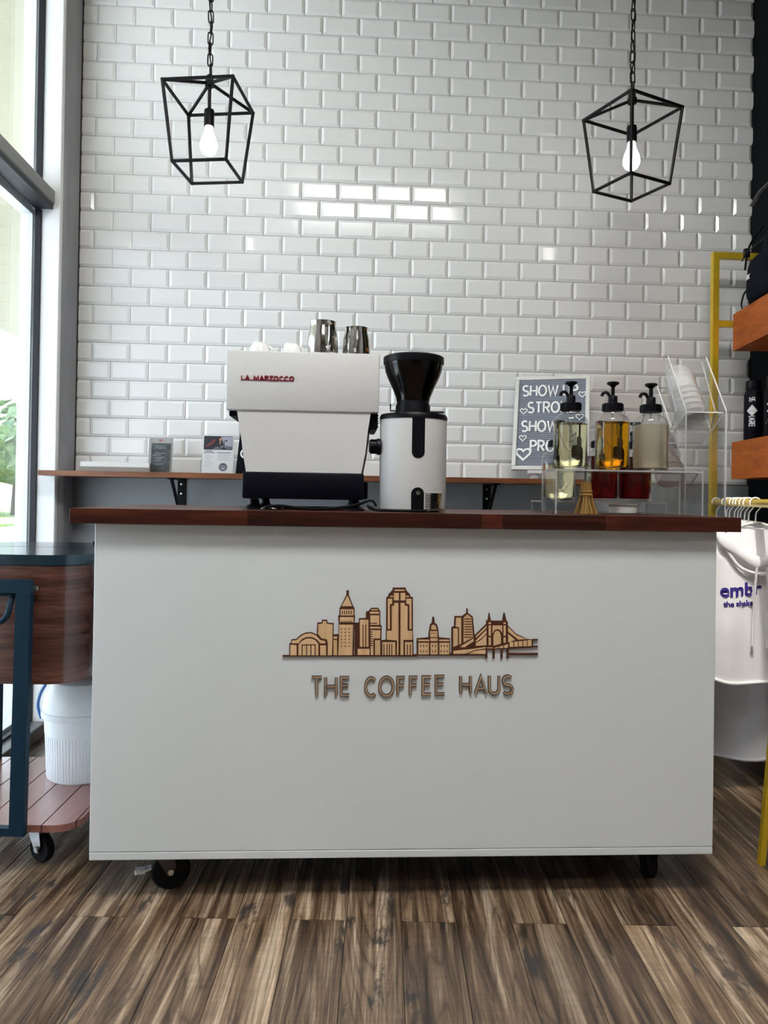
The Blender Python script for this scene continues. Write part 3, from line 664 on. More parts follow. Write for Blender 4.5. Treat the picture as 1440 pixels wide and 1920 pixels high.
base(c7, [(1000, 768), (1005, 618), (1045, 612), (1050, 510), (1050, 205), (1068, 195), (1070, 175), (1110, 132), (1112, 110), (1236, 110), (1240, 132), (1278, 175), (1282, 195), (1306, 205), (1306, 510), (1310, 620), (1312, 768)])
faces(c7, [rc(1128, 128, 1225, 142), rc(1122, 160, 1170, 232), rc(1186, 160, 1232, 232), rc(1086, 188, 1116, 200), rc(1238, 188, 1268, 200),
           [(1064, 216), (1106, 216), (1106, 264), (1084, 272), (1084, 508), (1064, 508)], [(1242, 216), (1292, 216), (1292, 508), (1272, 508), (1272, 272), (1242, 264)],
           [(1102, 288), (1126, 280), (1126, 256), (1166, 256), (1166, 758), (1152, 758), (1152, 618), (1054, 610), (1056, 524), (1102, 524)],
           [(1186, 256), (1226, 256), (1226, 280), (1254, 288), (1254, 524), (1300, 524), (1300, 612), (1214, 612), (1214, 758), (1186, 758)], rc(1012, 634, 1136, 758), rc(1230, 634, 1300, 758)])
cut(c7, *[(x, 650, x, 758) for x in (1027, 1056, 1080, 1102)], (1252, 655, 1252, 758), (1280, 655, 1280, 758))
base(c7, rc(1300, 752, 1350, 770))
base(c8, [(6, 622), (6, 440), (130, 430), (140, 345), (150, 290), (168, 275), (175, 215), (185, 203), (195, 215), (202, 275), (225, 290), (240, 345), (246, 430), (364, 440), (366, 622)])
faces(c8, [rc(22, 452, 140, 469), rc(152, 436, 230, 469), rc(248, 452, 356, 469), rc(22, 487, 136, 612), rc(154, 487, 232, 612), rc(250, 487, 356, 612), [(160, 344), (164, 302), (186, 288), (208, 302), (222, 344)], rc(150, 360, 228, 426)])
cut(c8, *[(x, y, x, y + 24) for x in (48, 80, 114, 176, 208, 268, 302, 334) for y in (508, 566)], *[(x, 378, x, 388) for x in (164, 186, 210)], w=.0010)
base(c8, rc(360, 600, 384, 622))
base(c8, [(380, 620), (380, 320), (408, 310), (414, 200), (495, 200), (543, 165), (543, 118), (556, 118), (556, 165), (610, 205), (632, 420), (634, 620)])
faces(c8, [[(398, 332), (448, 332), (448, 512), (398, 530)], [(430, 216), (484, 216), (484, 496), (462, 506), (462, 320), (424, 312)], [(510, 216), (550, 178), (598, 216), (612, 430), (510, 482)]])
cut(c8, *[(515, 230 + 28 * i, 600 + i, 230 + 28 * i) for i in range(8)])
base(c8, [(388, 622), (388, 560), (520, 490), (636, 402), (755, 285), (755, 250), (772, 245), (782, 165), (790, 165), (806, 250), (928, 250), (942, 165), (955, 165), (972, 245), (988, 262), (988, 300), (1080, 390), (1200, 448), (1258, 455), (1258, 540), (1000, 552), (756, 562), (756, 622)])
for q in (rc(1255, 447, 1312, 460), rc(1255, 520, 1312, 535), rc(980, 598, 1312, 618), rc(745, 545, 768, 655), rc(824, 545, 846, 655), rc(910, 545, 932, 655), rc(975, 545, 998, 655)): base(c8, q)
faces(c8, [[(642, 414), (756, 304), (756, 326), (642, 436)], [(642, 462), (756, 346), (756, 382), (700, 440), (642, 480)], [(642, 520), (642, 492), (704, 452), (756, 396), (756, 512)],
           [(400, 574), (640, 548), (748, 532), (748, 546), (640, 562), (530, 604), (400, 606)], [(470, 530), (600, 450), (618, 440), (618, 470), (520, 535)], [(560, 606), (640, 572), (746, 560), (746, 606)],
           rc(780, 266, 804, 284), rc(940, 266, 964, 284), rc(780, 300, 804, 410), rc(780, 428, 804, 512), rc(940, 300, 964, 410), rc(940, 428, 964, 486), [(822, 300), (926, 300), (926, 380), (905, 350), (872, 338), (840, 352), (822, 385)],
           [(832, 518), (832, 410), (848, 366), (872, 354), (896, 366), (912, 410), (912, 496)], [(990, 318), (1082, 404), (1190, 448), (1098, 452), (990, 366)], [(990, 390), (1068, 456), (990, 482)],
           rc(764, 536, 820, 546)] + [[(842 + 52 * i, 536 - 14 * i + 8), (884 + 52 * i, 522 - 14 * i + 8), (884 + 52 * i, 544 - 2 * i), (842 + 52 * i, 548 - 2 * i)] for i in range(3)] + [rc(1006 + 49 * i, 478 - 5 * min(i, 4), 1046 + 49 * i, 530 - 2 * i) for i in range(5)])
base(c7, rc(52, 760, 130, 774)); base(c7, rc(118, 758, 1350, 772)); base(c8, rc(5, 610, 760, 624))
sp = sky.build('skyline_plaque', M['burnt'], cart, 0)
for mb in FACES: mb.build('building_face', M['birch'], sp, 0)
eng.build('engraved_lines', M['burnt'], sp, 0)['kind'] = 'stuff'
# THE COFFEE HAUS, letter by letter: burnt edge with a paler face stroke
def px_letter(ch, x0, x1, yt, yb):
    w, st = GL[ch]
    def fn(u, v, q):
        p = at(x0 + (x1 - x0) * u / w, yb + (yt - yb) * v, CY0); return (p.x, q, p.z)
    e, f = MB(), MB()
    for s in st:
        P = [(u, v) for u, v in s]; cl = len(P) > 3 and (Vector(P[0]) - Vector(P[-1])).length < 1e-6
        S = [at(x0 + (x1 - x0) * u / w, yb + (yt - yb) * v, CY0) for u, v in P]
        S = [(p.x, p.z) for p in S]
        if cl: S = S[:-1]
        g = lambda a, b, q: (a, q, b)
        ribbon(e, S, .0034, YP, YP - .0045, g, 0, cl); ribbon(f, S, .0021, YP - .001, YP - .0054, g, 0, cl)
    o = e.build('letter', M['letteredge'], cart, 0); f.build('letter_face', M['letter'], o, 0)
X3 = lambda u: 560 + u / 3.349
for ch, a, b, yt, yb in (('T', 82, 146, 64, 178), ('H', 170, 236, 66, 178), ('E', 268, 318, 66, 176), ('C', 418, 484, 68, 180), ('O', 508, 594, 64, 180), ('F', 622, 666, 66, 174), ('F', 700, 746, 64, 174), ('E', 780, 830, 62, 170),
                        ('E', 862, 914, 58, 168), ('H', 1016, 1078, 58, 164), ('A', 1108, 1176, 58, 164), ('U', 1196, 1256, 56, 166), ('S', 1282, 1340, 56, 166)):
    px_letter(ch, X3(a), X3(b), 1250 + yt / 3.349, 1250 + yb / 3.349)

# ------------------------------------------------------------------ espresso machine
em = thing('espresso_machine', 'white espresso machine seen from behind, red maker name on its back', 'coffee machine', (-.10, 2.1, TOPZ))
EY = 1.90
MB().box(-.2905, .0885, EY, EY + .40, 1.157, 1.304, 0, .004, 2).build('upper_housing', M['whitem'], em)
lb = MB()
def frust(mb, x0, x1, z0, X0, X1, z1, y0, y1, mi=0):
    mb.add([(x0, y0, z0), (x1, y0, z0), (x1, y1, z0), (x0, y1, z0), (X0, y0, z1), (X1, y0, z1), (X1, y1, z1), (X0, y1, z1)], [(3, 2, 1, 0), (4, 5, 6, 7), (0, 1, 5, 4), (1, 2, 6, 5), (2, 3, 7, 6), (3, 0, 4, 7)], mi)
frust(lb, -.238, .0465, 1.0045, -.2635, .0685, 1.157, EY + .005, EY + .10)
lb.build('back_panel', M['whitem'], em, 20)
bd = MB(); frust(bd, -.230, .040, 1.0045, -.2535, .0600, 1.157, EY + .101, EY + .20); bd.build('inner_body', M['steel'], em, 20)
MB().box(-.2475, .0545, EY + .003, EY + .36, .938, 1.0040, 0, .005, 2).build('base_tray', M['navy'], em)
MB().box(.0550, .068, EY + .12, EY + .34, .940, .985, 0, .003, 1).build('drip_tray', M['navy'], em)
for x, y in ((-.222, EY + .04), (.032, EY + .04), (-.222, EY + .32), (.032, EY + .32)):
    f = MB(); f.lathe([(.026, 0), (.026, .004), (.015, .012), (.012, .0265)], 20, (x, y, TOPZ)); f.build('foot', M['black'], em)
for x, s in ((-.276, -1), (.078, 1)):
    v = MB(); v.box(x - .009, x + .009, EY + .02, EY + .20, 1.118 if s > 0 else 1.143, 1.1565, 0, .002, 1)
    for k in range(5 if s > 0 else 0): v.box(x - .0105, x + .0105, EY + .016, EY + .0205, 1.122 + k * .007, 1.1255 + k * .007)
    v.build('vent_block', M['navy'], em)
    st = MB(); st.tube([(x - s * .006, EY + .13, 1.15), (x - s * .016, EY + .12, 1.06), (x - s * .026, EY + .12, 1.005)], .0028, 8); st.build('steel_rod', M['chrome'], em)
bz = at(453, 706, EY); bz2 = at(551, 711, EY)
for seq in ['LA MARZOCCO']:
    hgt = .0100; x = bz.x; tot = sum((GL[c][0] if c != ' ' else .35) + .2 for c in seq) - .2; kx = (bz2.x - bz.x) / tot
    g = lambda a, b, q: (a, q, b)
    bar = MB(); bar.box(bz.x, bz2.x, EY - .0016, EY + .001, bz.z - .0088, bz.z - .0068); bar.build('badge_bar', M['red'], em, 0)
    for c in seq:
        if c == ' ': x += .55 * kx; continue
        w, st = GL[c]; mb = MB()
        for s in st:
            cl = len(s) > 3 and (Vector(s[0]) - Vector(s[-1])).length < 1e-6
            P = [(x + u * kx, bz.z - .0075 + v * hgt) for u, v in (s[:-1] if cl else s)]
            ribbon(mb, P, .0011, EY + .001, EY - .0026, g, 0, cl)
        mb.build('badge_letter', M['red'], em, 0); x += (w + .2) * kx
for k in range(2):      # rail round the cup tray
    pass
# cups and jugs on top of it
EZ = 1.304
def cup(x, y, label, a):
    t = thing('espresso_cup', label, 'cup', (x, y, EZ), 0, 'cups upside down on the machine')
    c = MB(); c.lathe([(.0255, 0), (.0262, .004), (.0235, .020), (.0185, .029), (.0165, .0305), (.0165, .0335), (.0140, .0335), (.013, .0315), (.0005, .0315)], 28, (x, y, EZ)); c.build('body', M['porcelain'], t)
    h = MB(); h.tube([(x + (.0235 + .011 * math.sin(PI * i / 8)) * math.cos(a), y + (.0235 + .011 * math.sin(PI * i / 8)) * math.sin(a), EZ + .006 + .017 * i / 8) for i in range(9)], .0028, 8); h.build('handle', M['porcelain'], t)
cup(-.217, 1.965, 'small white cup upside down at the outer corner of the machine top', -.2)
cup(-.136, 1.970, 'small white cup upside down on the machine top, beside the milk jugs', -.3)
def jug(x, y, r, h, label, a):
    t = thing('milk_jug', label, 'jug', (x, y, EZ), 0, 'steel milk jugs on the machine')
    j = MB(); j.lathe([(.001, 0), (r * .96, 0), (r, .003), (r * .99, h * .3), (r * .93, h * .62), (r * .82, h * .84), (r * .80, h * .95), (r * .83, h), (r * .80, h), (r * .77, h * .95), (r * .79, h * .84), (r * .88, h * .62), (r * .93, h * .1), (.001, h * .06)], 48, (x, y, EZ))
    # pull a pouring lip out of the rim on the side facing a
    V = []
    for p in j.v:
        k = max(0, (p[2] - EZ) / h - .62) / .38; dx, dy = p[0] - x, p[1] - y; an = math.atan2(dy, dx) - a; an = (an + PI) % (2 * PI) - PI
        g = math.exp(-(an / .33) ** 2) * k * k * r * .42
        V.append((p[0] + math.cos(a) * g, p[1] + math.sin(a) * g, p[2] + g * .28))
    j.v = V; j.build('body', M['steel'], t, 50)
    b = a + PI
    hd = MB(); hd.tube([(x + (r * k0) * math.cos(b), y + (r * k0) * math.sin(b), EZ + z) for k0, z in ((.86, h * .86), (1.2, h * .9), (1.5, h * .78), (1.52, h * .5), (1.35, h * .25), (.99, h * .16))], .0045, 8, flat=None); hd.build('handle', M['steel'], t)
jug(-.0555, 1.965, .0405, .090, 'taller polished steel milk jug, next to the cups', 1.9)
jug(.0300, 1.975, .0370, .079, 'shorter polished steel milk jug at the grinder end of the machine top', 1.5)

# ------------------------------------------------------------------ grinder
GX, GY, GR = .178, 1.925, .0845
gr = thing('coffee_grinder', 'white cylindrical coffee grinder with a smoked black bean hopper', 'grinder', (GX, GY, TOPZ))
b = MB(); b.lathe([(GR - .006, 0), (GR - .001, .002), (GR, .006), (GR, .226)], 64, (GX, GY, TOPZ + .004)); b.build('body', M['whitem'], gr)
b = MB(); b.lathe([(GR + .0012, 0), (GR + .0012, .008), (GR - .002, .0135), (.046, .0135)], 64, (GX, GY, TOPZ + .230)); b.build('top_collar', M['black'], gr)
for k in range(3):
    a = PI / 2 + k * 2 * PI / 3; b = MB(); b.lathe([(.012, 0), (.012, .0045)], 14, (GX + .06 * math.cos(a), GY + .06 * math.sin(a), TOPZ)); b.build('foot', M['rubber'], gr)
def wrap(mb, outline, rad0, rad1, mi=0, n=14):
    """outline (x0,x1,z) rows wrapped round the grinder's camera side"""
    V = []; F = []
    for (x0, x1, z) in outline:
        for j in range(n + 1):
            u = (x0 + (x1 - x0) * j / n) / GR; a = -PI / 2 + GA + u
            V.append((GX + rad1 * math.cos(a), GY + rad1 * math.sin(a), z))
    k = len(V)
    for i in range(len(outline) - 1):
        for j in range(n): F.append((i * (n + 1) + j, i * (n + 1) + j + 1, (i + 1) * (n + 1) + j + 1, (i + 1) * (n + 1) + j))
    V += [(GX + (p[0] - GX) * rad0 / rad1, GY + (p[1] - GY) * rad0 / rad1, p[2]) for p in V]
    for i in range(len(outline) - 1):
        for j in (0, n): a, c = i * (n + 1) + j, (i + 1) * (n + 1) + j; F.append((a, c, c + k, a + k) if j == 0 else (c, a, a + k, c + k))
    for i in (0, len(outline) - 1):
        for j in range(n): a, c = i * (n + 1) + j, i * (n + 1) + j + 1; F.append((c, a, a + k, c + k) if i == 0 else (a, c, c + k, a + k))
    mb.add(V, F, mi)
GA = .06
hw = .0158
rows_ = [(-hw * math.cos(t), hw * math.cos(t), 1.058 - hw * math.sin(t)) for t in [PI / 2 * (1 - i / 7) * .999 for i in range(8)]] + [(-hw, hw, 1.146)]
b = MB(); wrap(b, rows_, GR - .002, GR + .0008); b.build('upper_slot', M['black'], gr)
rows_ = [(-hw, hw, TOPZ + .004)] + [(-hw * math.cos(t), hw * math.cos(t), .956 + hw * math.sin(t)) for t in [PI / 2 * i / 7 * .999 for i in range(8)]]
b = MB(); wrap(b, rows_, GR - .002, GR + .0008); o = b.build('lower_slot', M['black'], gr)
sc_ = MB(); aa = -PI / 2 + GA; sc_.lathe([(.0, -.001), (.0045, -.001), (.005, -.003)][::-1], 14, X=Matrix.Translation((GX + (GR + .003) * math.cos(aa), GY + (GR + .003) * math.sin(aa), .958)) @ Matrix.Rotation(aa, 4, 'Z') @ Matrix.Rotation(-PI / 2, 4, 'Y')); sc_.build('screw', M['steel'], gr)
b = MB(); wrap(b, [(.0185, .073, .919), (.0185, .073, .9585)], GR - .001, GR + .0006); pl_ = b.build('rating_plate', M['steel'], gr)
b = MB()
for i in range(6): wrap(b, [(.021, .021 + (.045 if i % 3 else .034), .925 + i * .0052), (.021, .021 + (.045 if i % 3 else .034), .9262 + i * .0052)], GR, GR + .0008, n=8)
b.build('plate_print', M['black'], pl_)
kb = MB(); KX = Matrix.Translation((GX - GR - .001, GY - .012, 1.073)) @ Matrix.Rotation(-PI / 2, 4, 'Y')
kb.lathe([(.020, -.002), (.021, .004), (.0205, .007), (.0165, .009), (.0165, .024), (.014, .027), (.0005, .027)], 24, X=KX)
for i in range(12): a = 2 * PI * i / 12; kb.box(-.0014, .0014, .0158, .0182, .009, .0235, X=KX @ Matrix.Rotation(a, 4, 'Z'))
kb.build('dose_knob', M['black'], gr)
h = MB(); h.lathe([(.047, .0), (.044, .012), (.044, .022), (.041, .030), (.041, .038)], 40, (GX - .002, GY, TOPZ + .2435)); h.build('hopper_neck', M['black'], gr)
h = MB(); HZ = TOPZ + .2435 + .036
prof = [(.042, 0), (.0435, .008), (.052, .03), (.064, .055), (.0715, .075), (.0735, .088), (.0740, .094)]
h.lathe(prof + [(r - .003, z) for r, z in prof[::-1]], 48, (GX - .002, GY, HZ), cap=False); h.build('hopper', M['smoke'], gr, 60)
h = MB(); h.lathe([(.001, 0), (.038, .001), (.040, .008), (.048, .03), (.060, .055), (.066, .070), (.045, .078), (.001, .080)], 32, (GX - .002, GY, HZ + .001)); h.build('beans', M['beans'], gr, 60)
h = MB(); h.lathe([(.0765, 0), (.0770, .012), (.0765, .016), (.070, .0195), (.001, .0205)], 48, (GX - .002, GY, HZ + .0935)); h.build('hopper_lid', M['black'], gr)
lv = MB(); lv.tube([(GX + .035, GY - .01, TOPZ + .252), (GX + .075, GY - .014, TOPZ + .252)], .003, 8); lv.tube([(GX - .035, GY - .01, TOPZ + .253), (GX - .060, GY - .012, TOPZ + .253), (GX - .060, GY - .012, TOPZ + .270)], .0022, 8); lv.build('shutter_lever', M['black'], gr)
# mains leads behind the machines
def smooth(P, n=6):
    P = [Vector(p) for p in P]; o = []
    for i in range(len(P) - 1):
        a, b, c, d = P[max(i - 1, 0)], P[i], P[i + 1], P[min(i + 2, len(P) - 1)]
        for k in range(n):
            t = k / n; o.append(.5 * ((2 * b) + (c - a) * t + (2 * a - 5 * b + 4 * c - d) * t * t + (3 * b - a - 3 * c + d) * t ** 3))
    return o + [P[-1]]
q = MB(); q.tube(smooth([(.09, 2.02, .924), (.072, 1.90, .938), (.03, 1.84, .926), (-.03, 1.835, .917), (-.09, 1.845, .916), (-.15, 1.85, .922), (-.19, 1.87, .916), (-.13, 1.98, .916), (-.02, 2.0, .916)]), .0036, 8)
tag(q.build('power_lead', M['black']), 'black power lead looping under the espresso machine to the grinder', 'cable')
q = MB(); q.tube(smooth([(.085, 2.03, .915), (.066, 1.93, .924), (.075, 1.86, .916), (.11, 1.826, .915), (.16, 1.822, .915), (.205, 1.832, .915)]), .0034, 8)
tag(q.build('power_lead', M['black']), 'black power lead lying on the counter in front of the grinder foot', 'cable')
rnd = random.Random(3)
def wrapper(x, y, s, label):
    mb = MB(); n = 7
    V = [(x + s * (i / (n - 1) - .5) * 1.3, y + s * (j / (n - 1) - .5) * .8, TOPZ + .001 + abs(rnd.gauss(0, .4)) * s * .34 * (1 if 0 < i < n - 1 else .4)) for i in range(n) for j in range(n)]
    mb.add(V, [(i * n + j, (i + 1) * n + j, (i + 1) * n + j + 1, i * n + j + 1) for i in range(n - 1) for j in range(n - 1)])
    tag(mb.build('foil_wrapper', M['steel'], smooth=0), label, 'wrapper')
wrapper(-.168, 1.868, .045, 'crumpled silver foil wrapper under the espresso machine')

# ------------------------------------------------------------------ syrup bottles and acrylic risers
def sheet(mb, x0, x1, y0, y1, z0, z1):
    """acrylic sheet: broad faces clear (slot 0), narrow edge faces pale (slot 1)"""
    d = [x1 - x0, y1 - y0, z1 - z0]; t = d.index(min(d))
    ax = [2, 2, 1, 0, 1, 0]
    mb.box(x0, x1, y0, y1, z0, z1, [0 if ax[i] == t else 1 for i in range(6)])
def riser(x0, x1, y0, y1, z, label):
    t = thing('acrylic_riser', label, 'riser', ((x0 + x1) / 2, (y0 + y1) / 2, TOPZ), 0)
    k = .004
    m = MB(); sheet(m, x0, x1, y0, y1, z - k, z); m.build('platform', [M['acrylic'], M['acedge']], t, 0)
    for a, b in ((x0, x0 + k), (x1 - k, x1)):
        m = MB(); sheet(m, a, b, y0, y1, TOPZ, z - k); m.build('leg', [M['acrylic'], M['acedge']], t, 0)
R1Z, R2Z = 1.0235, .9440
riser(.528, .905, 1.865, 1.995, R1Z, 'tall clear acrylic riser carrying the three front syrup bottles')
riser(.545, .885, 2.035, 2.175, R2Z, 'low clear acrylic riser behind, carrying the three rear syrup bottles')
def bottle(x, y, z, r, h, fill, liq, label, pump_a, cloudy=None):
    t = thing('syrup_bottle', label, 'bottle', (x, y, z), 0, 'glass pump bottles of syrup')
    c = (x, y, z)
    out = [(.001, .0), (r * .93, 0), (r, .004), (r, h * .80), (r * .97, h * .86), (r * .84, h * .925), (r * .60, h * .965), (r * .52, h * .985), (r * .52, h + .012)]
    b = MB(); b.lathe(out, 40, c, cap=False); b.build('glass', M['bglass'], t, 50)
    ri = r - .0022
    q = MB(); q.lathe([(.001, .0075), (ri * .93, .0078), (ri, .012), (ri, h * fill), (.001, h * fill)], 40, c); q.build('syrup', liq, t, 40)
    bs = MB(); bs.lathe([(.001, .0015), (r * .9, .0015), (r * .92, .0062), (.001, .0062)], 40, c); bs.build('glass_base', M['bglass'], t, 40)
    cl = MB(); cr = r * .60
    cl.lathe([(cr, h + .004), (cr, h + .022), (cr * .93, h + .024), (.001, h + .024)], 28, c)
    for i in range(28): a = 2 * PI * i / 28; cl.box(cr - .0005, cr + .0009, -.0012, .0012, h + .005, h + .021, X=Matrix.Translation((x, y, z)) @ Matrix.Rotation(a, 4, 'Z'))
    o = cl.build('pump_collar', M['black'], t)
    p = MB(); p.lathe([(r * .27, h + .024), (r * .27, h + .041), (r * .24, h + .043), (r * .11, h + .043), (r * .11, h + .066), (r * .20, h + .070), (r * .35, h + .0735), (r * .36, h + .0765), (r * .32, h + .079), (.001, h + .080)], 24, c)
    p.build('pump_head', M['black'], t)
    s = MB(); dx, dy = math.cos(pump_a), math.sin(pump_a)
    s.tube(smooth([(x + dx * r * .15, y + dy * r * .15, z + h + .040), (x + dx * r * .28, y + dy * r * .28, z + h + .050), (x + dx * r * .42, y + dy * r * .42, z + h + .053), (x + dx * r * .56, y + dy * r * .56, z + h + .050), (x + dx * r * .63, y + dy * r * .63, z + h + .043)], 4), .0042, 10); s.build('spout', M['black'], t)
    d = MB(); d.tube([(x, y, z + .012), (x, y, z + h + .004)], .0028, 8); d.build('dip_tube', M['plas'], t)
H1 = .148
bottle(.584, 1.93, R1Z + .0005, .0435, H1, .80, M['liq_pale'], 'pump bottle of pale yellow syrup on the tall riser, before the letter board', PI * .97)
bottle(.690, 1.92, R1Z + .0005, .0435, H1, .83, M['liq_amber'], 'pump bottle of bright amber syrup, middle of the front row', PI * .92)
bottle(.794, 1.93, R1Z + .0005, .0445, H1, .80, M['liq_cream'], 'pump bottle of cloudy cream syrup on the tall riser', PI * .95)
bottle(.604, 2.105, R2Z + .0005, .0465, .145, .70, M['liq_pale'], 'pump bottle of pale syrup on the low riser, behind the yellow one', PI * .5)
bottle(.724, 2.10, R2Z + .0005, .0465, .145, .86, M['liq_red'], 'pump bottle of dark red syrup on the low riser, behind the amber one', PI * .5)
bottle(.8235, 2.11, R2Z + .0005, .0465, .145, .86, M['liq_red'], 'pump bottle of dark red syrup at the riser end beside the cup holder', PI * .5)
# small round dish and a straw brush under the risers
t = thing('round_dish', 'small round white dish with a dark cover, under the low riser', 'dish', (.745, 1.985, TOPZ), 0)
m = MB(); m.lathe([(.032, 0), (.0365, .004), (.0365, .020), (.034, .0215)], 32, (.745, 1.985, TOPZ)); m.build('body', M['porcelain'], t)
m = MB(); m.lathe([(.0375, .0216), (.0375, .026), (.034, .028), (.001, .028)], 32, (.745, 1.985, TOPZ)); m.build('cover', M['greycard'], t)
t = thing('straw_brush', 'golden straw brush standing on its flared end among the syrup bottles', 'brush', (.641, 1.975, TOPZ), 0)
m = MB(); rnd = random.Random(11)
for i in range(90):
    a = rnd.uniform(0, 2 * PI); k = math.sqrt(rnd.random()); zt_ = rnd.uniform(.072, .086)
    px, py = .641 + math.cos(a) * k * .012, 1.975 + math.sin(a) * k * .012
    bx, by = .641 + math.cos(a) * k * .032, 1.975 + math.sin(a) * k * .030
    m.tube([(bx, by, TOPZ), ((px * 2 + bx) / 3, (py * 2 + by) / 3, TOPZ + .035), (px, py, TOPZ + zt_)], .0013, 4)
o = m.build('bristles', M['straw'], t, 0)
m = MB()
for z in (.050, .058): m.lathe([(.0165, z - .003), (.0178, z), (.0165, z + .003)], 20, (.641, 1.975, TOPZ))
m.build('binding', M['straw'], t)

# ------------------------------------------------------------------ acrylic cup and lid holder
hold = thing('cup_holder', 'clear acrylic cup and lid holder with slanted bays at the counter end', 'cup holder', (.975, 2.18, TOPZ), 0)
k = .004
prof_ = [(2.0, TOPZ), (2.0, 1.193), (2.12, 1.361), (2.150, 1.361), (2.060, 1.195), (2.089, 1.153), (2.20, 1.295), (2.235, 1.295), (2.385, 1.05), (2.385, TOPZ)]
for x0 in (.918, 1.029):
    m = MB(); m.prism(prof_, x0, x0 + k, 'yz', 0, side=1); m.build('side_panel', [M['acrylic'], M['acedge']], hold, 0)
m = MB(); sheet(m, .9222, 1.0288, 2.0, 2.004, TOPZ + .03, 1.193); m.build('front_panel', [M['acrylic'], M['acedge']], hold, 0)
def slab_yz(p, q):
    m = MB(); d = (Vector(q) - Vector(p)).normalized(); n = Vector((-d.y, d.x)) * k
    m.prism([p, q, (q[0] + n.x, q[1] + n.y), (p[0] + n.x, p[1] + n.y)], .9222, 1.0288, 'yz', 1)
    # broad faces clear
    V, F = m.v, m.f; mm = MB(); L = (Vector(q) - Vector(p)).length
    for f in F:
        c = [Vector(V[i]) for i in f]; ar = (c[1] - c[0]).length * (c[2] - c[1]).length
        mm.add([V[i] for i in f], [(0, 1, 2, 3)], 0 if ar > L * .08 else 1)
    mm.build('slanted_plate', [M['acrylic'], M['acedge']], hold, 0)
slab_yz((2.008, 1.188), (2.124, 1.112)); slab_yz((2.135, 1.040), (2.26, .952)); slab_yz((2.215, 1.285), (2.125, 1.165))
AX = math.atan2(.58, .81)
def stack_cup(bx, by, bz, i, pitch, matl, r, h, label, name, grp, rim=True):
    X = Matrix.Translation((bx, by, bz)) @ Matrix.Rotation(-AX, 4, 'X') @ Matrix.Translation((0, 0, i * pitch))
    p0 = X @ Vector((0, 0, 0))
    t = thing(name, label, 'cup', p0, 0, grp)
    m = MB(); m.lathe([(r, 0), (r * 1.03, .0015), (r, .004), (r * .97, .006), (r * .84, h * .72), (r * .76, h * .86), (r * .55, h * .96), (r * .3, h), (.001, h)] if matl is M['plas'] else
                      [(r, 0), (r * 1.04, .002), (r, .005), (r * .76, h), (r * .74, h), (r * .73, h - .005), (.001, h - .005)], 32, X=X)
    m.build('body', matl, t, 50)
ord_ = ['lowest', 'second', 'third', 'fourth', 'fifth', 'topmost']
for i in range(6):
    stack_cup(.9755, 2.068, 1.164, i, .021, M['plas'], .044, .105, 'clear plastic cup, %s of the leaning stack in the upper bay of the holder' % ord_[i], 'plastic_cup', 'clear cups in the upper bay')
for i in range(3):
    stack_cup(.9755, 2.212, 1.012, i, .016, M['kraft'], .042, .095, 'brown paper cup, %s of the leaning stack in the lower bay of the holder' % ord_[i], 'paper_cup', 'brown cups in the lower bay')
for i in range(4):
    stack_cup(.9755, 2.212, 1.012, i + 3.9, .020, M['plas'], .044, .070, 'clear plastic cup, %s of those pushed over the brown paper cups' % ord_[i], 'plastic_cup', 'clear cups in the lower bay')

# ------------------------------------------------------------------ wall shelf with brackets
SZ = 1.0265; SF = 2.95
sh = thing('wall_shelf', 'long thin red-brown wooden shelf along the tiled wall on black brackets', 'shelf', (0, 3.1, SZ))
m = MB(); m.prism([(-1.150, SF), (1.06, SF), (1.06, YB - .006), (-1.0962, YB - .006), (-1.0962, 3.036), (-1.150, 3.036)], SZ - .020, SZ, 'xy'); m.build('board', M['shelfwood'], sh, 0)
for x in (-.664, .612):
    b = MB(); b.box(x - .017, x + .017, YB - .0095, YB - .0040, .80, SZ - .0205, 0, .001, 1); b.box(x - .015, x + .015, SF + .05, YB - .01, SZ - .0255, SZ - .0205, 0, .001, 1)
    b.tube([(x, SF + .065, SZ - .026), (x, YB - .014, .845)], .0085, 4, flat=.6)
    o = b.build('bracket', M['blackmat'], sh)
    for z in (.985, .945, .87):
        s = MB(); s.lathe([(.0055, 0), (.005, .0022), (.001, .003)], 10, X=Matrix.Translation((x, YB - .0095, z)) @ Matrix.Rotation(PI / 2, 4, 'X')); s.build('screw', M['chrome'], o)
# things standing on it
t = thing('notebook_stack', 'flat stack of grey-brown notebooks at the window end of the wall shelf', 'notebooks', (-.90, 3.09, SZ), math.radians(9))
m = MB(); m.box(-.125, .135, -.075, .075, 0, .018, 0, .001, 1); m.build('lower_book', M['greycard'], t, local=True)
m = MB(); m.box(-.123, .133, -.073, .073, .0185, .038, 0, .001, 1); m.build('upper_book', M['card'], t, local=True)
t = thing('sign_holder', 'small clear stand with a dark printed card on the wall shelf', 'sign holder', (-.728, 3.085, SZ), 0)
R = Matrix.Translation((-.728, 3.085, SZ)) @ Matrix.Rotation(math.radians(-8), 4, 'X')
m = MB(); m.box(-.048, .048, -.003, 0, .002, .143, X=R); m.build('stand', M['acrylic'], t, 0)
m = MB(); m.box(-.047, .047, .0004, .0012, .002, .142, X=R); bk = m.build('backing', noisy(mat('grey_backing', (.42, .41, .40), .7), 20, .05), t, 0)
m = MB(); m.box(-.036, .038, -.0046, -.0031, .006, .120, X=R); cdk = m.build('dark_card', noisy(mat('dark_card', (.055, .065, .07), .5), 60, .5), t, 0)
m = MB(); rnd = random.Random(5)
for z in [.108, .100, .078, .070, .062, .054, .046, .034]:
    a = rnd.uniform(-.030, -.018); m.box(a, a + rnd.uniform(.022, .044), -.0052, -.0045, z, z + .0022, X=R)
m.build('print', mat('grey_print', (.30, .31, .31), .6), cdk, 0)
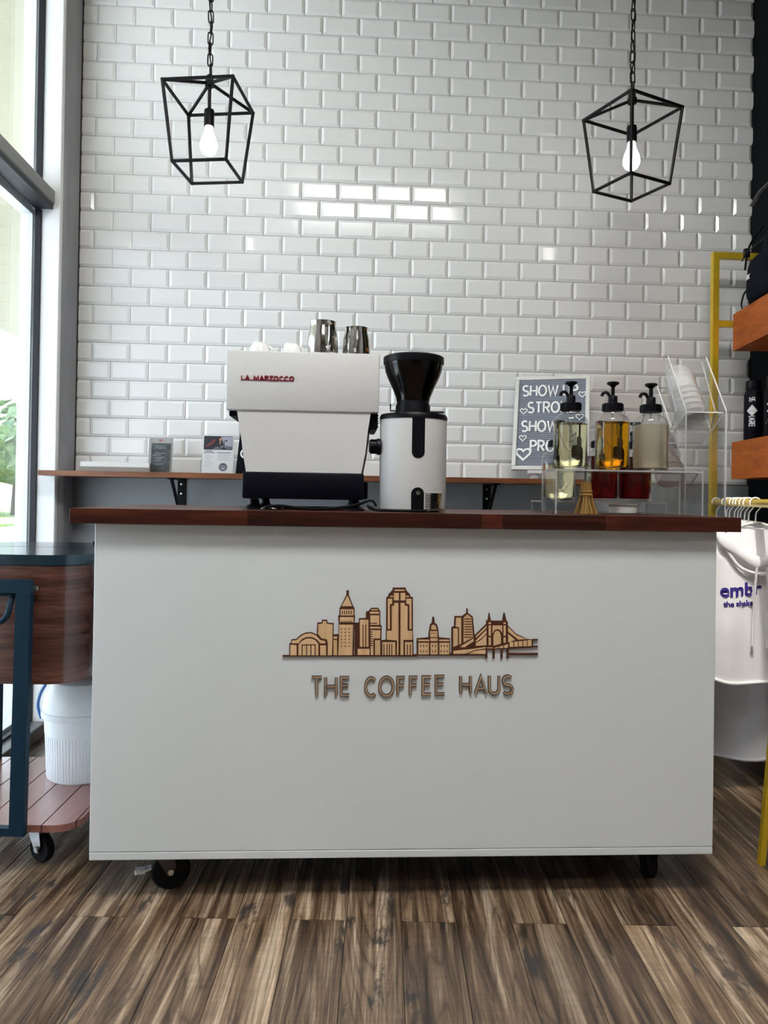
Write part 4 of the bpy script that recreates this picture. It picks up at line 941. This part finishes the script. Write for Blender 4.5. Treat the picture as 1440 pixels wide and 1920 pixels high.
m = MB(); m.box(-.008, .006, -.0038, -.003, .130, .135, X=R); m.build('red_mark', mat('red_print', (.5, .08, .06), .6), t, 0)
m = MB(); m.box(-.048, .048, -.004, .045, 0, .002, X=Matrix.Translation((-.728, 3.085, SZ))); m.build('foot', M['acrylic'], t, 0)
# flyer in an acrylic stand
t = thing('flyer_stand', 'white flyer with a dark workout photo in a clear stand on the wall shelf', 'flyer', (-.500, 3.08, SZ), 0)
FXM = Matrix.Translation((-.500, 3.08, SZ)) @ Matrix.Rotation(math.radians(-7), 4, 'X')
m = MB(); m.box(-.062, .062, 0, .002, .001, .159, X=FXM); fly = m.build('flyer', M['card'], t, 0)
def flat(mb, pts, d, mi=0): mb.prism(pts, -.0004 - d, .0004 - d, 'xz', mi, X=FXM)
pm = [mat('photo_dark', (.012, .016, .03), .5), mat('photo_pale', (.42, .43, .52), .5), mat('photo_red', (.25, .04, .05), .5), mat('photo_skin', (.48, .27, .20), .5), mat('photo_floor', (.16, .15, .20), .5), mat('print_grey', (.50, .50, .54), .7), mat('print_dark', (.10, .10, .13), .6)]
m = MB()
flat(m, rc(-.057, .098, .057, .154), .0003, 0)
flat(m, [(.012, .152), (.056, .152), (.056, .110), (.030, .112), (.020, .126)], .0007, 1)
flat(m, [(-.022, .100), (.055, .100), (.055, .113), (.022, .117), (-.012, .108)], .0007, 4)
flat(m, [(-.050, .114), (-.026, .130), (-.016, .143), (-.008, .139), (-.016, .127), (-.034, .114), (-.048, .109)], .0011, 2)
flat(m, [(-.024, .140), (-.010, .148), (.008, .142), (.004, .134), (-.010, .134)], .0011, 0)
flat(m, [(.004, .144), (.013, .149), (.018, .141), (.010, .135), (.002, .138)], .0014, 3)
flat(m, [(.006, .138), (.011, .136), (.009, .120), (.004, .122)], .0014, 3)
for q in (rc(.022, .118, .025, .136), rc(.028, .132, .036, .138), rc(.004, .104, .008, .128), rc(.012, .100, .032, .105), rc(.020, .106, .024, .112)): flat(m, q, .0014, 0)
for i, (x0, x1, z) in enumerate([(-.050, -.022, .0915), (-.056, -.012, .085), (-.004, .052, .085)] ): flat(m, rc(x0, z, x1, z + .0028), .0003, 6)
for z in (.074, .069, .064, .058, .052, .047, .041, .034, .029): flat(m, rc(-.050, z, -.050 + .018 + .016 * ((z * 1000) % 7) / 7, z + .0013), .0003, 5)
for z in (.079, .075, .071, .067, .063, .059, .055): flat(m, rc(.000, z, .052 - .006 * ((z * 1000) % 3), z + .0013), .0003, 5)
flat(m, arc(.022, .028, .0165, .0165, 0, 345, 22), .0003, 6)
for q in (rc(.012, .033, .032, .0345), rc(.010, .0285, .034, .0305), rc(.014, .018, .030, .0255)): flat(m, q, .0007, 1)
m.build('print', pm, fly, 0)
m = MB(); m.box(-.064, .064, -.004, -.002, .001, .162, X=FXM); m.box(-.064, .064, -.004, .05, 0, .002, X=Matrix.Translation((-.5, 3.08, SZ))); m.build('stand', M['acrylic'], t, 0)
# black pouch with a white ring
t = thing('coffee_pouch', 'black pouch with a white ring emblem, half hidden behind the espresso machine', 'pouch', (-.360, 3.10, SZ), 0)
m = MB(); frust(m, -.425, -.285, SZ, -.410, -.300, SZ + .155, 3.06, 3.12); m.build('body', M['navy'], t, 20)
m = MB(); m.box(-.412, -.298, 3.082, 3.092, SZ + .155, SZ + .168); m.build('top_seal', M['navy'], t, 0)
m = MB(); ribbon(m, arc(-.388, SZ + .082, .016, .016, 0, 345, 22), .003, 3.0595, 3.0575, lambda a, b, q: (a, q, b), 0, True); m.build('ring_emblem', M['bwhite'], t, 0)

# letter board on a little easel
LB = Vector((.826, 3.005, SZ + .036))
lb_ = thing('letter_board', 'grey felt letter board with white letters in a whitewashed frame on the wall shelf', 'letter board', LB, math.radians(-19))
RB = Matrix.Rotation(math.radians(-17), 4, 'X')
BW, BH = .302, .412
def lbox(mb, x0, x1, z0, z1, d0, d1, bev=0): mb.box(x0, x1, d0, d1, z0, z1, 0, bev, 1, X=RB)
m = MB(); lbox(m, -BW / 2 + .014, BW / 2 - .014, .012, BH - .012, .0, .006); felt = m.build('felt_panel', M['felt'], lb_, 0, local=True)
m = MB(); z = .022
while z < BH - .02: lbox(m, -BW / 2 + .017, BW / 2 - .017, z, z + .0058, -.0026, .001); z += .0085
m.build('felt_rib', M['felt'], felt, 0, local=True)
for x0, x1, z0, z1 in ((-BW / 2, BW / 2, 0, .0165), (-BW / 2, BW / 2, BH - .0165, BH), (-BW / 2, -BW / 2 + .0165, .0168, BH - .0168), (BW / 2 - .0165, BW / 2, .0168, BH - .0168)):
    m = MB(); lbox(m, x0, x1, z0, z1, -.008, .009, .0015); m.build('frame_bar', M['boardwood'], lb_, local=True)
def blet(s, x, z, hgt, wsc=1.0, gap=.2):
    for c in s:
        if c == ' ': x += .55 * hgt * wsc; continue
        w, st = GL[c]; mb = MB()
        for q in st:
            cl = len(q) > 3 and (Vector(q[0]) - Vector(q[-1])).length < 1e-6
            P = [(x + u * hgt * wsc, z + v * hgt) for u, v in (q[:-1] if cl else q)]
            ribbon(mb, P, .0037, -.0025, -.0058, lambda a, b, d: tuple(RB @ Vector((a, d, b))), 0, cl)
        mb.build('letter', M['bwhite'], lb_, 0, local=True); x += (w + gap) * hgt * wsc
def heart(x, z, s):
    P = [(x, z)] + [(x - s * a, z + s * b) for a, b in ((.55, .55), (.62, .82), (.42, 1.0), (.15, .95), (0, .78))] + [(x + s * a, z + s * b) for a, b in ((.15, .95), (.42, 1.0), (.62, .82), (.55, .55))]
    mb = MB(); ribbon(mb, P, s * .085, -.0025, -.0056, lambda a, b, d: tuple(RB @ Vector((a, d, b))), 0, True); mb.build('heart', M['bwhite'], lb_, 0, local=True)
blet('SHOW', -.118, .324, .045, .98); blet('UP', .046, .324, .045, .98)
blet('STRONG', -.094, .249, .045, .98)
blet('SHOW', -.116, .166, .045, .98)
blet('PRO', -.078, .080, .045, .98)
heart(.121, .314, .023); heart(-.112, .243, .023); heart(-.111, .124, .023); heart(.112, .215, .023); heart(-.106, .042, .047)
ez = thing('table_easel', 'small white wooden easel holding up the letter board', 'easel', (.826, 3.005, SZ), math.radians(-19))
m = MB(); m.box(-.085, .10, -.014, .018, .022, .0345, 0, .001, 1); m.build('ledge', M['boardwood'], ez, local=True)
for s in (-1, 1):
    m = MB(); m.tube([(s * .062 - .01, -.008, 0), (s * .040, .010, .030), (s * .03, .035, .12)], .0075, 4, flat=1); m.build('leg', M['boardwood'], ez, 0, local=True)
m = MB(); m.tube([(0, .115, 0), (.002, .098, .18)], .0065, 4, flat=1); m.tube([(-.03, .036, .12), (.03, .036, .12)], .006, 4, flat=1); m.tube([(0, .036, .12), (.002, .096, .178)], .006, 4, flat=1); m.build('rear_leg', M['boardwood'], ez, 0, local=True)

# ------------------------------------------------------------------ cooler cart by the window
KC = Vector((-.86, 2.2, 0)); KR = math.radians(-2.5)
kc = thing('cooler_cart', 'wood-sided rolling cooler cart with a dark teal lid and steel frame', 'cooler cart', KC, KR)
kx0, kx1, ky0, ky1 = -.215, .225, -.255, .215
def lp(mb, name, m, sm=35): return mb.build(name, m, kc, sm, local=True)
m = MB(); m.prism(rrect(kx0, kx1, ky0, ky1, .085, 8), .468, .762, 'xy'); tub = lp(m, 'tub', M['cartwood'])
m = MB(); m.prism(rrect(kx0 - .006, kx1 + .006, ky0 - .006, -.03, .09, 8)[:27] + [], .764, .790, 'xy') if False else None
lid = rrect(kx0 - .006, kx1 + .006, ky0 - .006, ky1 + .006, .09, 8)
for nm, keep, ee in (('front_lid', lambda y: y < .02, .018), ('rear_lid', lambda y: y >= .02, .022)):
    q = clip(lid, 0, 1, ee) if nm == 'front_lid' else clip(lid, 0, -1, -ee)
    m = MB(); m.prism(q, .764, .786, 'xy'); cx_ = sum(p[0] for p in q) / len(q); cy_ = sum(p[1] for p in q) / len(q)
    q2 = [(cx_ + (p[0] - cx_) * .985, cy_ + (p[1] - cy_) * .985) for p in q]; m.prism(q2, .786, .7895, 'xy'); lp(m, nm, [M['teallid']])
m = MB(); m.box(.10, .17, .16, .185, .7895, .798, 0, .002, 1); lp(m, 'hinge', M['black'])
# side frame facing the camera: flat bars, with the lift handle inside it
fy = ky0 - .030
def bar(a, b, w=.018, d=.010, nm='frame_bar'):
    m = MB(); p, q = Vector(a), Vector(b); dd = (q - p).normalized(); n = Vector((dd.z, 0, -dd.x)) * w
    V = [p + n, q + n, q - n, p - n]; V = [v + Vector((0, -d, 0)) for v in V] + [v + Vector((0, d, 0)) for v in V]
    m.add(V, [(0, 1, 2, 3), (7, 6, 5, 4), (0, 4, 5, 1), (1, 5, 6, 2), (2, 6, 7, 3), (3, 7, 4, 0)]); return lp(m, nm, M['teal'], 0)
zT, zB = .715, .118
XLG = .102
bar((-.14, fy, zT), (XLG + .017, fy, zT), .016); bar((XLG, fy, zT - .016), (XLG - .006, fy, zB - .010)); bar((-.14, fy, zB), (XLG - .024, fy, zB), .010)
bar((-.122, fy, zT - .016), (-.116, fy, zB - .010))
m = MB(); m.tube([(XLG + .005, fy + .012, .708), (XLG + .028, fy + .014, .708)], .006, 10); m.lathe([(.008, 0), (.008, .006)], 6, X=Matrix.Translation((XLG + .020, fy + .014, .708)) @ Matrix.Rotation(PI / 2, 4, 'Y')); lp(m, 'bolt', M['chrome'])
m = MB(); hx = .068
m.tube(smooth([(-.115, ky0 - .018, .694), (-.02, ky0 - .02, .694), (hx + .012, ky0 - .018, .694)], 2), .0055, 8); lp(m, 'handle_bracket', M['teal'])
m = MB(); m.tube(smooth([(hx, ky0 - .020, .692), (hx - .001, ky0 - .034, .665), (hx - .002, ky0 - .040, .648), (hx - .014, ky0 - .042, .632), (hx - .034, ky0 - .042, .629), (-.06, ky0 - .042, .629)], 4), .0075, 8); lp(m, 'lift_handle', M['teal'])
# lower slatted shelf
yy0, yy1 = ky0 - .012, ky1
outl = rrect(kx0 - .01, kx1 + .005, yy0, yy1, .06, 8); pitch = .0745
x = kx0 - .012; n = 0
while x < kx1 + .004:
    q = clip(clip(outl, -1, 0, -(x + .0018)), 1, 0, x + pitch - .0018)
    if len(q) > 2:
        m = MB(); m.prism(q, .1065, .1245, 'xy'); q2 = [(p[0] * 1 + (0), p[1]) for p in q]; lp(m, 'slat', M['slat'], 0)
    x += pitch
for y in (yy0 + .07, 0.0, yy1 - .06):
    m = MB(); m.box(kx0 + .01, kx1 - .02, y - .018, y + .018, .0985, .1063); lp(m, 'cross_rail', M['teal'], 0)
for sx in (kx0 + .02, kx1 - .03):
    m = MB(); m.box(sx - .012, sx + .012, yy1 - .03, yy1 - .006, .1, .70); lp(m, 'rear_post', M['teal'], 0)
for ya in (yy0 + .20, yy1 - .06):
    m = MB(); m.box(kx0 + .02, kx1 - .02, ya, ya + .02, .44, .467); lp(m, 'tub_rail', M['teal'], 0)
def cart_caster(x, y, a):
    mb0 = len(bpy.data.objects); o = caster(kc, KC.x + x, KC.y + y, .036, a, 'caster', M['chrome'], False, .022, .0985); return o
cart_caster(kx1 - .125, yy0 + .085, math.radians(-28)); cart_caster(kx0 + .06, yy0 + .085, math.radians(50)); cart_caster(kx1 - .06, yy1 - .06, math.radians(80)); cart_caster(kx0 + .06, yy1 - .06, math.radians(70))
# white tub on its lower shelf
bk_ = Vector((-.742, 2.285, .1247))
t = thing('bucket', 'white ribbed plastic bucket with a blue handle on the cart shelf', 'bucket', bk_)
m = MB(); pf = [(.001, 0), (.098, 0), (.101, .004), (.107, .13), (.109, .1315), (.111, .175), (.119, .178), (.120, .195), (.115, .195), (.106, .17), (.097, .01), (.001, .008)]
m.lathe(pf, 64, bk_); m.build('body', M['whitebag'], t)
m = MB()
for i in range(72):
    a = 2 * PI * i / 72; m.tube([(bk_.x + .1005 * math.cos(a), bk_.y + .1005 * math.sin(a), bk_.z + .006), (bk_.x + .1065 * math.cos(a), bk_.y + .1065 * math.sin(a), bk_.z + .128)], .0016, 4)
m.build('rib', M['whitebag'], t, 0)
m = MB(); m.lathe([(.116, .193), (.116, .20), (.112, .24), (.09, .275), (.05, .29), (.001, .292)], 40, bk_); m.build('bag_liner', M['whitebag'], t)
m = MB(); m.tube(smooth([(bk_.x - .118, bk_.y - .02, bk_.z + .165), (bk_.x - .128, bk_.y - .02, bk_.z + .20), (bk_.x - .122, bk_.y - .02, bk_.z + .235), (bk_.x - .108, bk_.y - .02, bk_.z + .262)], 4), .0045, 8); m.build('handle', M['blue'], t)

# ------------------------------------------------------------------ gold display rack on the right
RD = Vector((-.32, -1.105, 0)).normalized()          # direction of the hanging rail, towards the camera
SD = Vector((-.125, -1, 0)).normalized()             # direction of the shelves
rk = thing('display_rack', 'gold square-tube display rack with a hanging rail beside the dark wall', 'rack', (1.5, 2.6, 0))
def sq(p, q, nm, w=.0125):
    m = MB(); p, q = Vector(p), Vector(q); d = (q - p).normalized(); up = Vector((0, 1, 0)) if abs(d.z) > .7 else Vector((0, 0, 1))
    u = d.cross(up).normalized() * w; v = d.cross(u).normalized() * w
    V = [p + u + v, p - u + v, p - u - v, p + u - v, q + u + v, q - u + v, q - u - v, q + u - v]
    m.add(V, [(0, 1, 2, 3), (7, 6, 5, 4), (0, 4, 5, 1), (1, 5, 6, 2), (2, 6, 7, 3), (3, 7, 4, 0)]); return m.build(nm, M['gold'], rk, 0)
fy_ = 3.06
sq((1.527, fy_, 0), (1.5215, fy_, 1.9745), 'upright');
for z in (1.962, 1.680): sq((1.535, fy_, z), (1.753, fy_, z), 'crossbar')
sq((1.112, 1.945, .0), (1.262, 1.945, 1.96), 'upright', .0075); sq((1.70, 1.945, 0), (1.70, 1.945, 1.96), 'upright')
for z in (1.945, .165): sq((1.112 + .150 * z / 1.96 + .008, 1.945, z), (1.688, 1.945, z), 'crossbar')
m = MB(); m.tube([(1.527, fy_ - .012, .945), (1.184, 1.957, .945)], .0125, 16); m.build('hanging_rail', M['gold'], rk)
sq((1.536, fy_ - .02, .165), (1.70 - .01, 1.96, .165), 'foot_rail')
# two deep wooden shelves
for nm, zt, lb in (('upper', 1.712, 'chunky orange wooden shelf on the gold rack, carrying the black backpack'), ('lower', 1.190, 'chunky orange wooden shelf on the gold rack, carrying the black tumblers')):
    p0 = Vector((1.5815, 3.022, zt))
    t = thing('wooden_shelf', lb, 'shelf', p0, 0, 'wooden shelves on the gold rack')
    n = Vector((-SD.y, SD.x, 0)); n = n if n.x > 0 else -n
    def board(a0, a1, b0, b1, z0, z1, nm2):
        V = []
        for z in (z0, z1):
            for a, b in ((a0, b0), (a1, b0), (a1, b1), (a0, b1)): q = SD * a + n * b; V.append((q.x, q.y, z))
        mb = MB(); mb.add(V, [(0, 1, 2, 3), (7, 6, 5, 4), (0, 4, 5, 1), (1, 5, 6, 2), (2, 6, 7, 3), (3, 7, 4, 0)]); mb.build(nm2, M['orange'], t, 0, local=True)
    board(0, 1.0, 0, .02, -.150, 0, 'fascia'); board(.0005, 1.0, .0205, .150, -.020, -.001, 'top_board'); board(.0005, 1.0, .0205, .150, -.150, -.130, 'bottom_board'); board(.0005, .0200, .0205, .150, -.1295, -.0205, 'end_board')
# backpack on the upper shelf: rounded body leaning on the wall, pocket, straps, buckle
BX = Matrix.Translation((1.652, 2.80, 1.7125)) @ Matrix.Rotation(math.atan2(-.125, 1) * -1 * -1, 4, 'Z')
bpk = thing('backpack', 'black nylon backpack with buckled straps standing on the upper wooden shelf', 'backpack', (1.652, 2.80, 1.7125))
def blob(mb, sx, sy, sz, taper=.75, X=None, pw=3.0, n=24, r=12, lean=0.0):
    V = []; F = []
    for i in range(r + 1):
        f = -PI / 2 + PI * i / r; cz = math.copysign(abs(math.sin(f)) ** (2 / pw), math.sin(f)); cr = abs(math.cos(f)) ** (2 / pw)
        for j in range(n):
            a = 2 * PI * j / n; cx_ = math.copysign(abs(math.cos(a)) ** (2 / pw), math.cos(a)); cy_ = math.copysign(abs(math.sin(a)) ** (2 / pw), math.sin(a))
            k_ = 1 - (1 - taper) * (cz + 1) / 2
            V.append((sx * cr * cx_ * k_ + lean * (cz + 1) / 2, sy * cr * cy_ * k_, sz * (cz + 1) / 2 * 2 / 2))
    for i in range(r):
        for j in range(n): F.append((i * n + j, i * n + (j + 1) % n, (i + 1) * n + (j + 1) % n, (i + 1) * n + j))
    mb.add(V, F, 0, X)
m = MB(); blob(m, .082, .195, .40, .50, BX, 3.2, 32, 16, .03); m.build('body', M['bagcloth'], bpk, 60)
m = MB(); blob(m, .03, .150, .175, .9, BX @ Matrix.Translation((-.066, -.02, .012)), 4, 24, 12); fp = m.build('front_pocket', M['bagcloth'], bpk, 60)
m = MB(); blob(m, .05, .022, .19, .8, BX @ Matrix.Translation((-.005, .183, .02)), 3, 20, 10); m.build('side_pocket', M['bagcloth'], bpk, 60)
m = MB(); m.tube(smooth([BX @ Vector(q) for q in ((-.05, .19, .005), (-.068, .205, .03), (-.062, .195, .08), (-.045, .18, .10))], 5), .007, 6, flat=.4); m.tube(smooth([BX @ Vector(q) for q in ((-.02, .120, .33), (-.045, .150, .29), (-.062, .165, .24), (-.066, .18, .17))], 5), .006, 6, flat=.5); m.build('strap', M['black'], bpk)
m = MB(); m.box(-.012, .012, -.008, .008, -.018, .018, 0, .003, 1, X=BX @ Matrix.Translation((-.066, .165, .235))); m.build('buckle', M['black'], bpk)
m = MB(); m.tube([BX @ Vector(q) for q in ((-.075, .10, .40), (-.070, .03, .43), (-.060, -.06, .44))], .010, 6, flat=.3); m.build('grey_webbing', M['strap'], bpk)
m = MB(); m.tube([BX @ Vector(q) for q in ((-.079, .175, .205), (-.099, .10, .212), (-.100, -.10, .212))], .0022, 6); m.build('zip', M['black'], bpk)
V, F = text_mesh('BK', .026, .0006, .0006)
TM = BX @ Matrix.Translation((-.0975, .085, .102)) @ Matrix.Rotation(-PI / 2, 4, 'Z') @ Matrix.Rotation(PI / 2, 4, 'X')
m = MB(); m.add([(p[0] + .25 * p[1], p[1], p[2]) for p in V], F, 0, TM); m.build('lettering', M['bwhite'], bpk, 0)
# tumblers on the lower shelf
def tumbler(x, y, label):
    t = thing('tumbler', label, 'tumbler', (x, y, 1.1905), 0, 'black tumblers on the lower wooden shelf')
    m = MB(); m.lathe([(.001, 0), (.032, 0), (.034, .003), (.034, .178), (.030, .192), (.026, .200)], 36, (x, y, 1.1905)); m.build('body', M['navy'], t)
    m = MB(); m.lathe([(.027, .200), (.0285, .203), (.0285, .232), (.025, .2365), (.001, .237)], 36, (x, y, 1.1905)); m.build('cap', M['black'], t)
    return t
def wraptext(t, x, y, z0, a0, strokes, mname, h=.0011):
    mb = MB()
    for s in strokes:
        # s: list of (u along the circumference, v height)
        Q = []
        for i in range(len(s) - 1):
            for q in range(4): f = q / 4; Q.append((s[i][0] + (s[i + 1][0] - s[i][0]) * f, s[i][1] + (s[i + 1][1] - s[i][1]) * f))
        Q.append(s[-1])
        def fn(u, v, r): a = a0 + u / .034; return (x + r * math.cos(a), y + r * math.sin(a), z0 + v)
        ribbon(mb, Q, h, .0335, .0345, fn)
    mb.build(mname, M['bwhite'], t, 0)
tx, ty = 1.6165, 2.925
tm = tumbler(tx, ty, 'black steel tumbler with vertical white lettering at the far end of the lower shelf')
aim = math.atan2(-ty, -tx)
def vert(word, v0, adv, hgt):
    st = []; v = v0
    for c in word:
        w, ss = GL[c]
        for s in ss: st.append([(-hgt / 2 + hgt * q[1], v - q[0] * adv / .62) for q in s])
        v -= (w / .62 + .25) * adv
    return st
# letters are turned a quarter, reading down the side; the arrow emblem sits between the two words
wraptext(tm, tx, ty, 1.1905, aim - .12, vert('SIS', .168, .0072, .020), 'lettering')
wraptext(tm, tx, ty, 1.1905, aim - .12, vert('LAGREE', .094, .0066, .020), 'lettering')
tri = []
for i in range(7): f = i / 6; tri.append([(-.019 * f - .0005, .138 - .022 * f), (.019 * f + .0005, .138 - .022 * f)])
tri.append([(-.017, .112), (.017, .112)])
for i in range(5): f = 1 - i / 4; tri.append([(-.012 * f - .0005, .108 - .012 * (1 - f)), (.012 * f + .0005, .108 - .012 * (1 - f))])
wraptext(tm, tx, ty, 1.1905, aim - .12, tri, 'emblem', .0015)
tm2 = tumbler(1.628, 2.795, 'black steel tumbler with a bold white mark, nearer along the lower shelf')
a2 = math.atan2(-2.795, -1.628)
wraptext(tm2, 1.628, 2.795, 1.1905, a2 - .2, [[(-.022, .128), (.016, .130)], [(-.020, .100), (-.006, .112), (.014, .114), (.012, .098), (-.020, .060), (.018, .060)], [(-.006, .066), (.010, .080)]], 'emblem', .0035)

# ------------------------------------------------------------------ hangers and garments on the rail
RA = math.atan2(-RD.x, -RD.y) * -1                     # rail heading
def railpt(y): f = (fy_ - .012 - y) / (fy_ - .012 - 1.957); return Vector((1.527 + (1.184 - 1.527) * f, y, .945))
def hanger_mesh(mb_hook, mb_body, thick=.006):
    mb_hook.tube(smooth([(-.0165, 0, -.006), (-.0165, 0, .006), (-.009, 0, .0155), (.003, 0, .017), (.013, 0, .010), (.0165, 0, -.002), (.012, 0, -.016), (.002, 0, -.030), (0, 0, -.050), (0, 0, -.062)], 4), .0024, 8)
    mb_body.tube(smooth([(-.205, 0, -.150), (-.19, 0, -.138), (-.10, 0, -.095), (-.03, 0, -.068), (0, 0, -.062), (.03, 0, -.068), (.10, 0, -.095), (.19, 0, -.138), (.205, 0, -.150)], 4), [.011] * 33, 8, flat=.5)
ga = []
def hang(y, label, yaw=0):
    p = railpt(y); t = thing('hanger', label, 'hanger', p, -math.atan2(.343, 1.091) + yaw, 'white hangers on the gold rail')
    a, b = MB(), MB(); hanger_mesh(a, b)
    a.build('hook', M['bwhite'], t, local=True); b.build('shoulder_bar', M['bwhite'], t, local=True); return t
ys = [3.005, 2.80, 2.745, 2.655, 2.60, 2.555, 2.49, 2.43, 2.335]
HL = ['white hanger alone at the far end of the gold rail', 'white hanger second from the far end of the rail, ahead of a gap', 'white hanger third from the far end of the rail', 'white hanger fourth from the far end of the rail, carrying the plain shirt',
      'white hanger fifth from the far end of the rail', 'white hanger sixth from the far end of the rail', 'white hanger seventh from the far end, carrying the long sweatshirt', 'white hanger eighth from the far end, just behind the printed hoodie', 'white hanger holding the printed hoodie, nearest on the rail']
for y, l in zip(ys, HL): hang(y, l, random.uniform(-.06, .06))
def garment(name, label, cat, y, matl, hem, hw, depth, sleeve_z, seed, hood=False, group=None):
    """hollow cloth body with folds, two hanging sleeves, hem band; local x across, -y to the front"""
    p = railpt(y); t = thing(name, label, cat, p, -math.atan2(.343, 1.091), group); rnd = random.Random(seed)
    ph = [rnd.uniform(0, 6.28) for _ in range(6)]
    n, r = 64, 26; V = []; F = []
    top = -.082
    for i in range(r + 1):
        f = i / r; z = hem + (top - hem) * f; dz = top - z
        # half width: neck, shoulder slope, then body
        w = .062 + (hw - .062) * min(1, max(0, dz) / .085) ** .8 if dz < .085 else hw + .012 * (dz - .085) / (top - hem)
        d = depth * min(1, .45 + dz / .16)
        for j in range(n):
            a = 2 * PI * j / n; c, s = math.cos(a), math.sin(a)
            x = w * math.copysign(abs(c) ** .75, c); yv = d * math.copysign(abs(s) ** .9, s)
            k_ = min(1, max(0, (dz - .06) / .25))
            fold = .022 * k_ * (math.sin(3.1 * a * 2 + ph[0] + 2.2 * dz) * .6 + math.sin(16 * x + ph[1]) * .9 + .5 * math.sin(31 * x + ph[2] + 5 * dz))
            yv += fold * (1 if s < 0 else -.6)
            zz = z + (.018 * math.sin(9 * x + ph[3]) + .008 * math.sin(23 * x + ph[4])) * (1 - f) ** 3
            V.append((x, yv, zz))
    for i in range(r):
        for j in range(n): F.append((i * n + j, i * n + (j + 1) % n, (i + 1) * n + (j + 1) % n, (i + 1) * n + j))
    m = MB(); m.add(V, F); bo = m.build('body', matl, t, 70, local=True)
    hb = MB(); q = [(V[j][0] * 1.004, V[j][1] * 1.02 - (.0015 if V[j][1] < 0 else -.0015), V[j][2] + .006) for j in range(n)]
    hb.tube(q, .006, 6, closed=True); hb.build('hem', matl, t, 70, local=True)
    for s in (-1, 1):
        sm_ = MB(); P = smooth([(s * (hw - .03), 0, top - .055), (s * (hw + .012), -.004, top - .13), (s * (hw + .020), -.010, (top + sleeve_z) / 2), (s * (hw + .004), -.020, sleeve_z + .05), (s * (hw - .006), -.022, sleeve_z)], 5)
        R_ = [.050 - .020 * i / (len(P) - 1) + .003 * math.sin(i * 1.3 + ph[5]) for i in range(len(P))]; R_[-1] = .024; R_[-2] = .026
        sm_.tube(P, R_, 14, flat=.62); sm_.build('sleeve', matl, t, 70, local=True)
    return t, V, top
t, V, top = garment('sweatshirt', 'plain white shirt hanging behind the long sweatshirt on the gold rail', 'shirt', 2.655, M['cloth'], -.62, .185, .030, -.56, 3)
t, V, top = garment('sweatshirt', 'long pale grey sweatshirt hanging below the hem of the white hoodie', 'sweatshirt', 2.49, M['greycloth'], -.835, .185, .034, -.80, 5)
t, V, top = garment('hoodie', 'white cropped hoodie with purple lettering on the gold rail', 'hoodie', 2.325, M['cloth'], -.545, .190, .036, -.60, 8, True)
# hood, neckline cord, print
m = MB()
hoodp = smooth([(-.085, .020, -.070), (-.108, -.012, -.088), (-.098, -.042, -.118), (-.060, -.058, -.152), (-.012, -.064, -.180), (.012, -.064, -.180), (.060, -.058, -.152), (.098, -.042, -.118), (.108, -.012, -.088), (.085, .020, -.070)], 5)
m.tube(hoodp, [.017 + .003 * math.sin(i * .7) for i in range(len(hoodp))], 12, flat=.55)
blob(m, .12, .035, .26, .8, Matrix.Translation((0, .052, -.34)), 2.6, 24, 12); m.build('hood', M['cloth'], t, 70, local=True)
m = MB(); m.tube(smooth([(-.10, -.046, -.13), (-.06, -.058, -.195), (0, -.060, -.215), (.06, -.058, -.195), (.10, -.046, -.13)], 5), .005, 8); m.build('collar_seam', M['cloth'], t, 70, local=True)
for sx, ln in ((-.016, -.425), (.018, -.43)):
    m = MB(); m.tube(smooth([(sx * .8, -.080, -.195), (sx, -.074, -.25), (sx * 1.1, -.062, -.34), (sx * 1.2, -.060, ln)], 5), .0036, 8); m.tube([(sx * 1.2, -.060, ln), (sx * 1.2, -.060, ln - .012)], .0046, 8); m.build('drawstring', M['cloth'], t, local=True)
def front_y(x, z):      # front surface of the hoodie body near local x,z
    best = min((p for p in V if p[1] < 0), key=lambda p: (p[0] - x) ** 2 + (p[2] - z) ** 2); return best[1]
for word, size, x0, z0, bold, sl in (('embr', .056, -.112, -.292, .0016, .10), ('the shake', .0225, -.102, -.322, .0008, .10)):
    VV, FF = text_mesh(word, size, .0004, bold)
    m = MB(); m.add([(x0 + q[0], front_y(x0 + q[0], z0 + q[1]) - .0022 - q[2], z0 + q[1] + sl * q[0]) for q in VV], FF); m.build('print', M['purple'], t, 0, local=True)
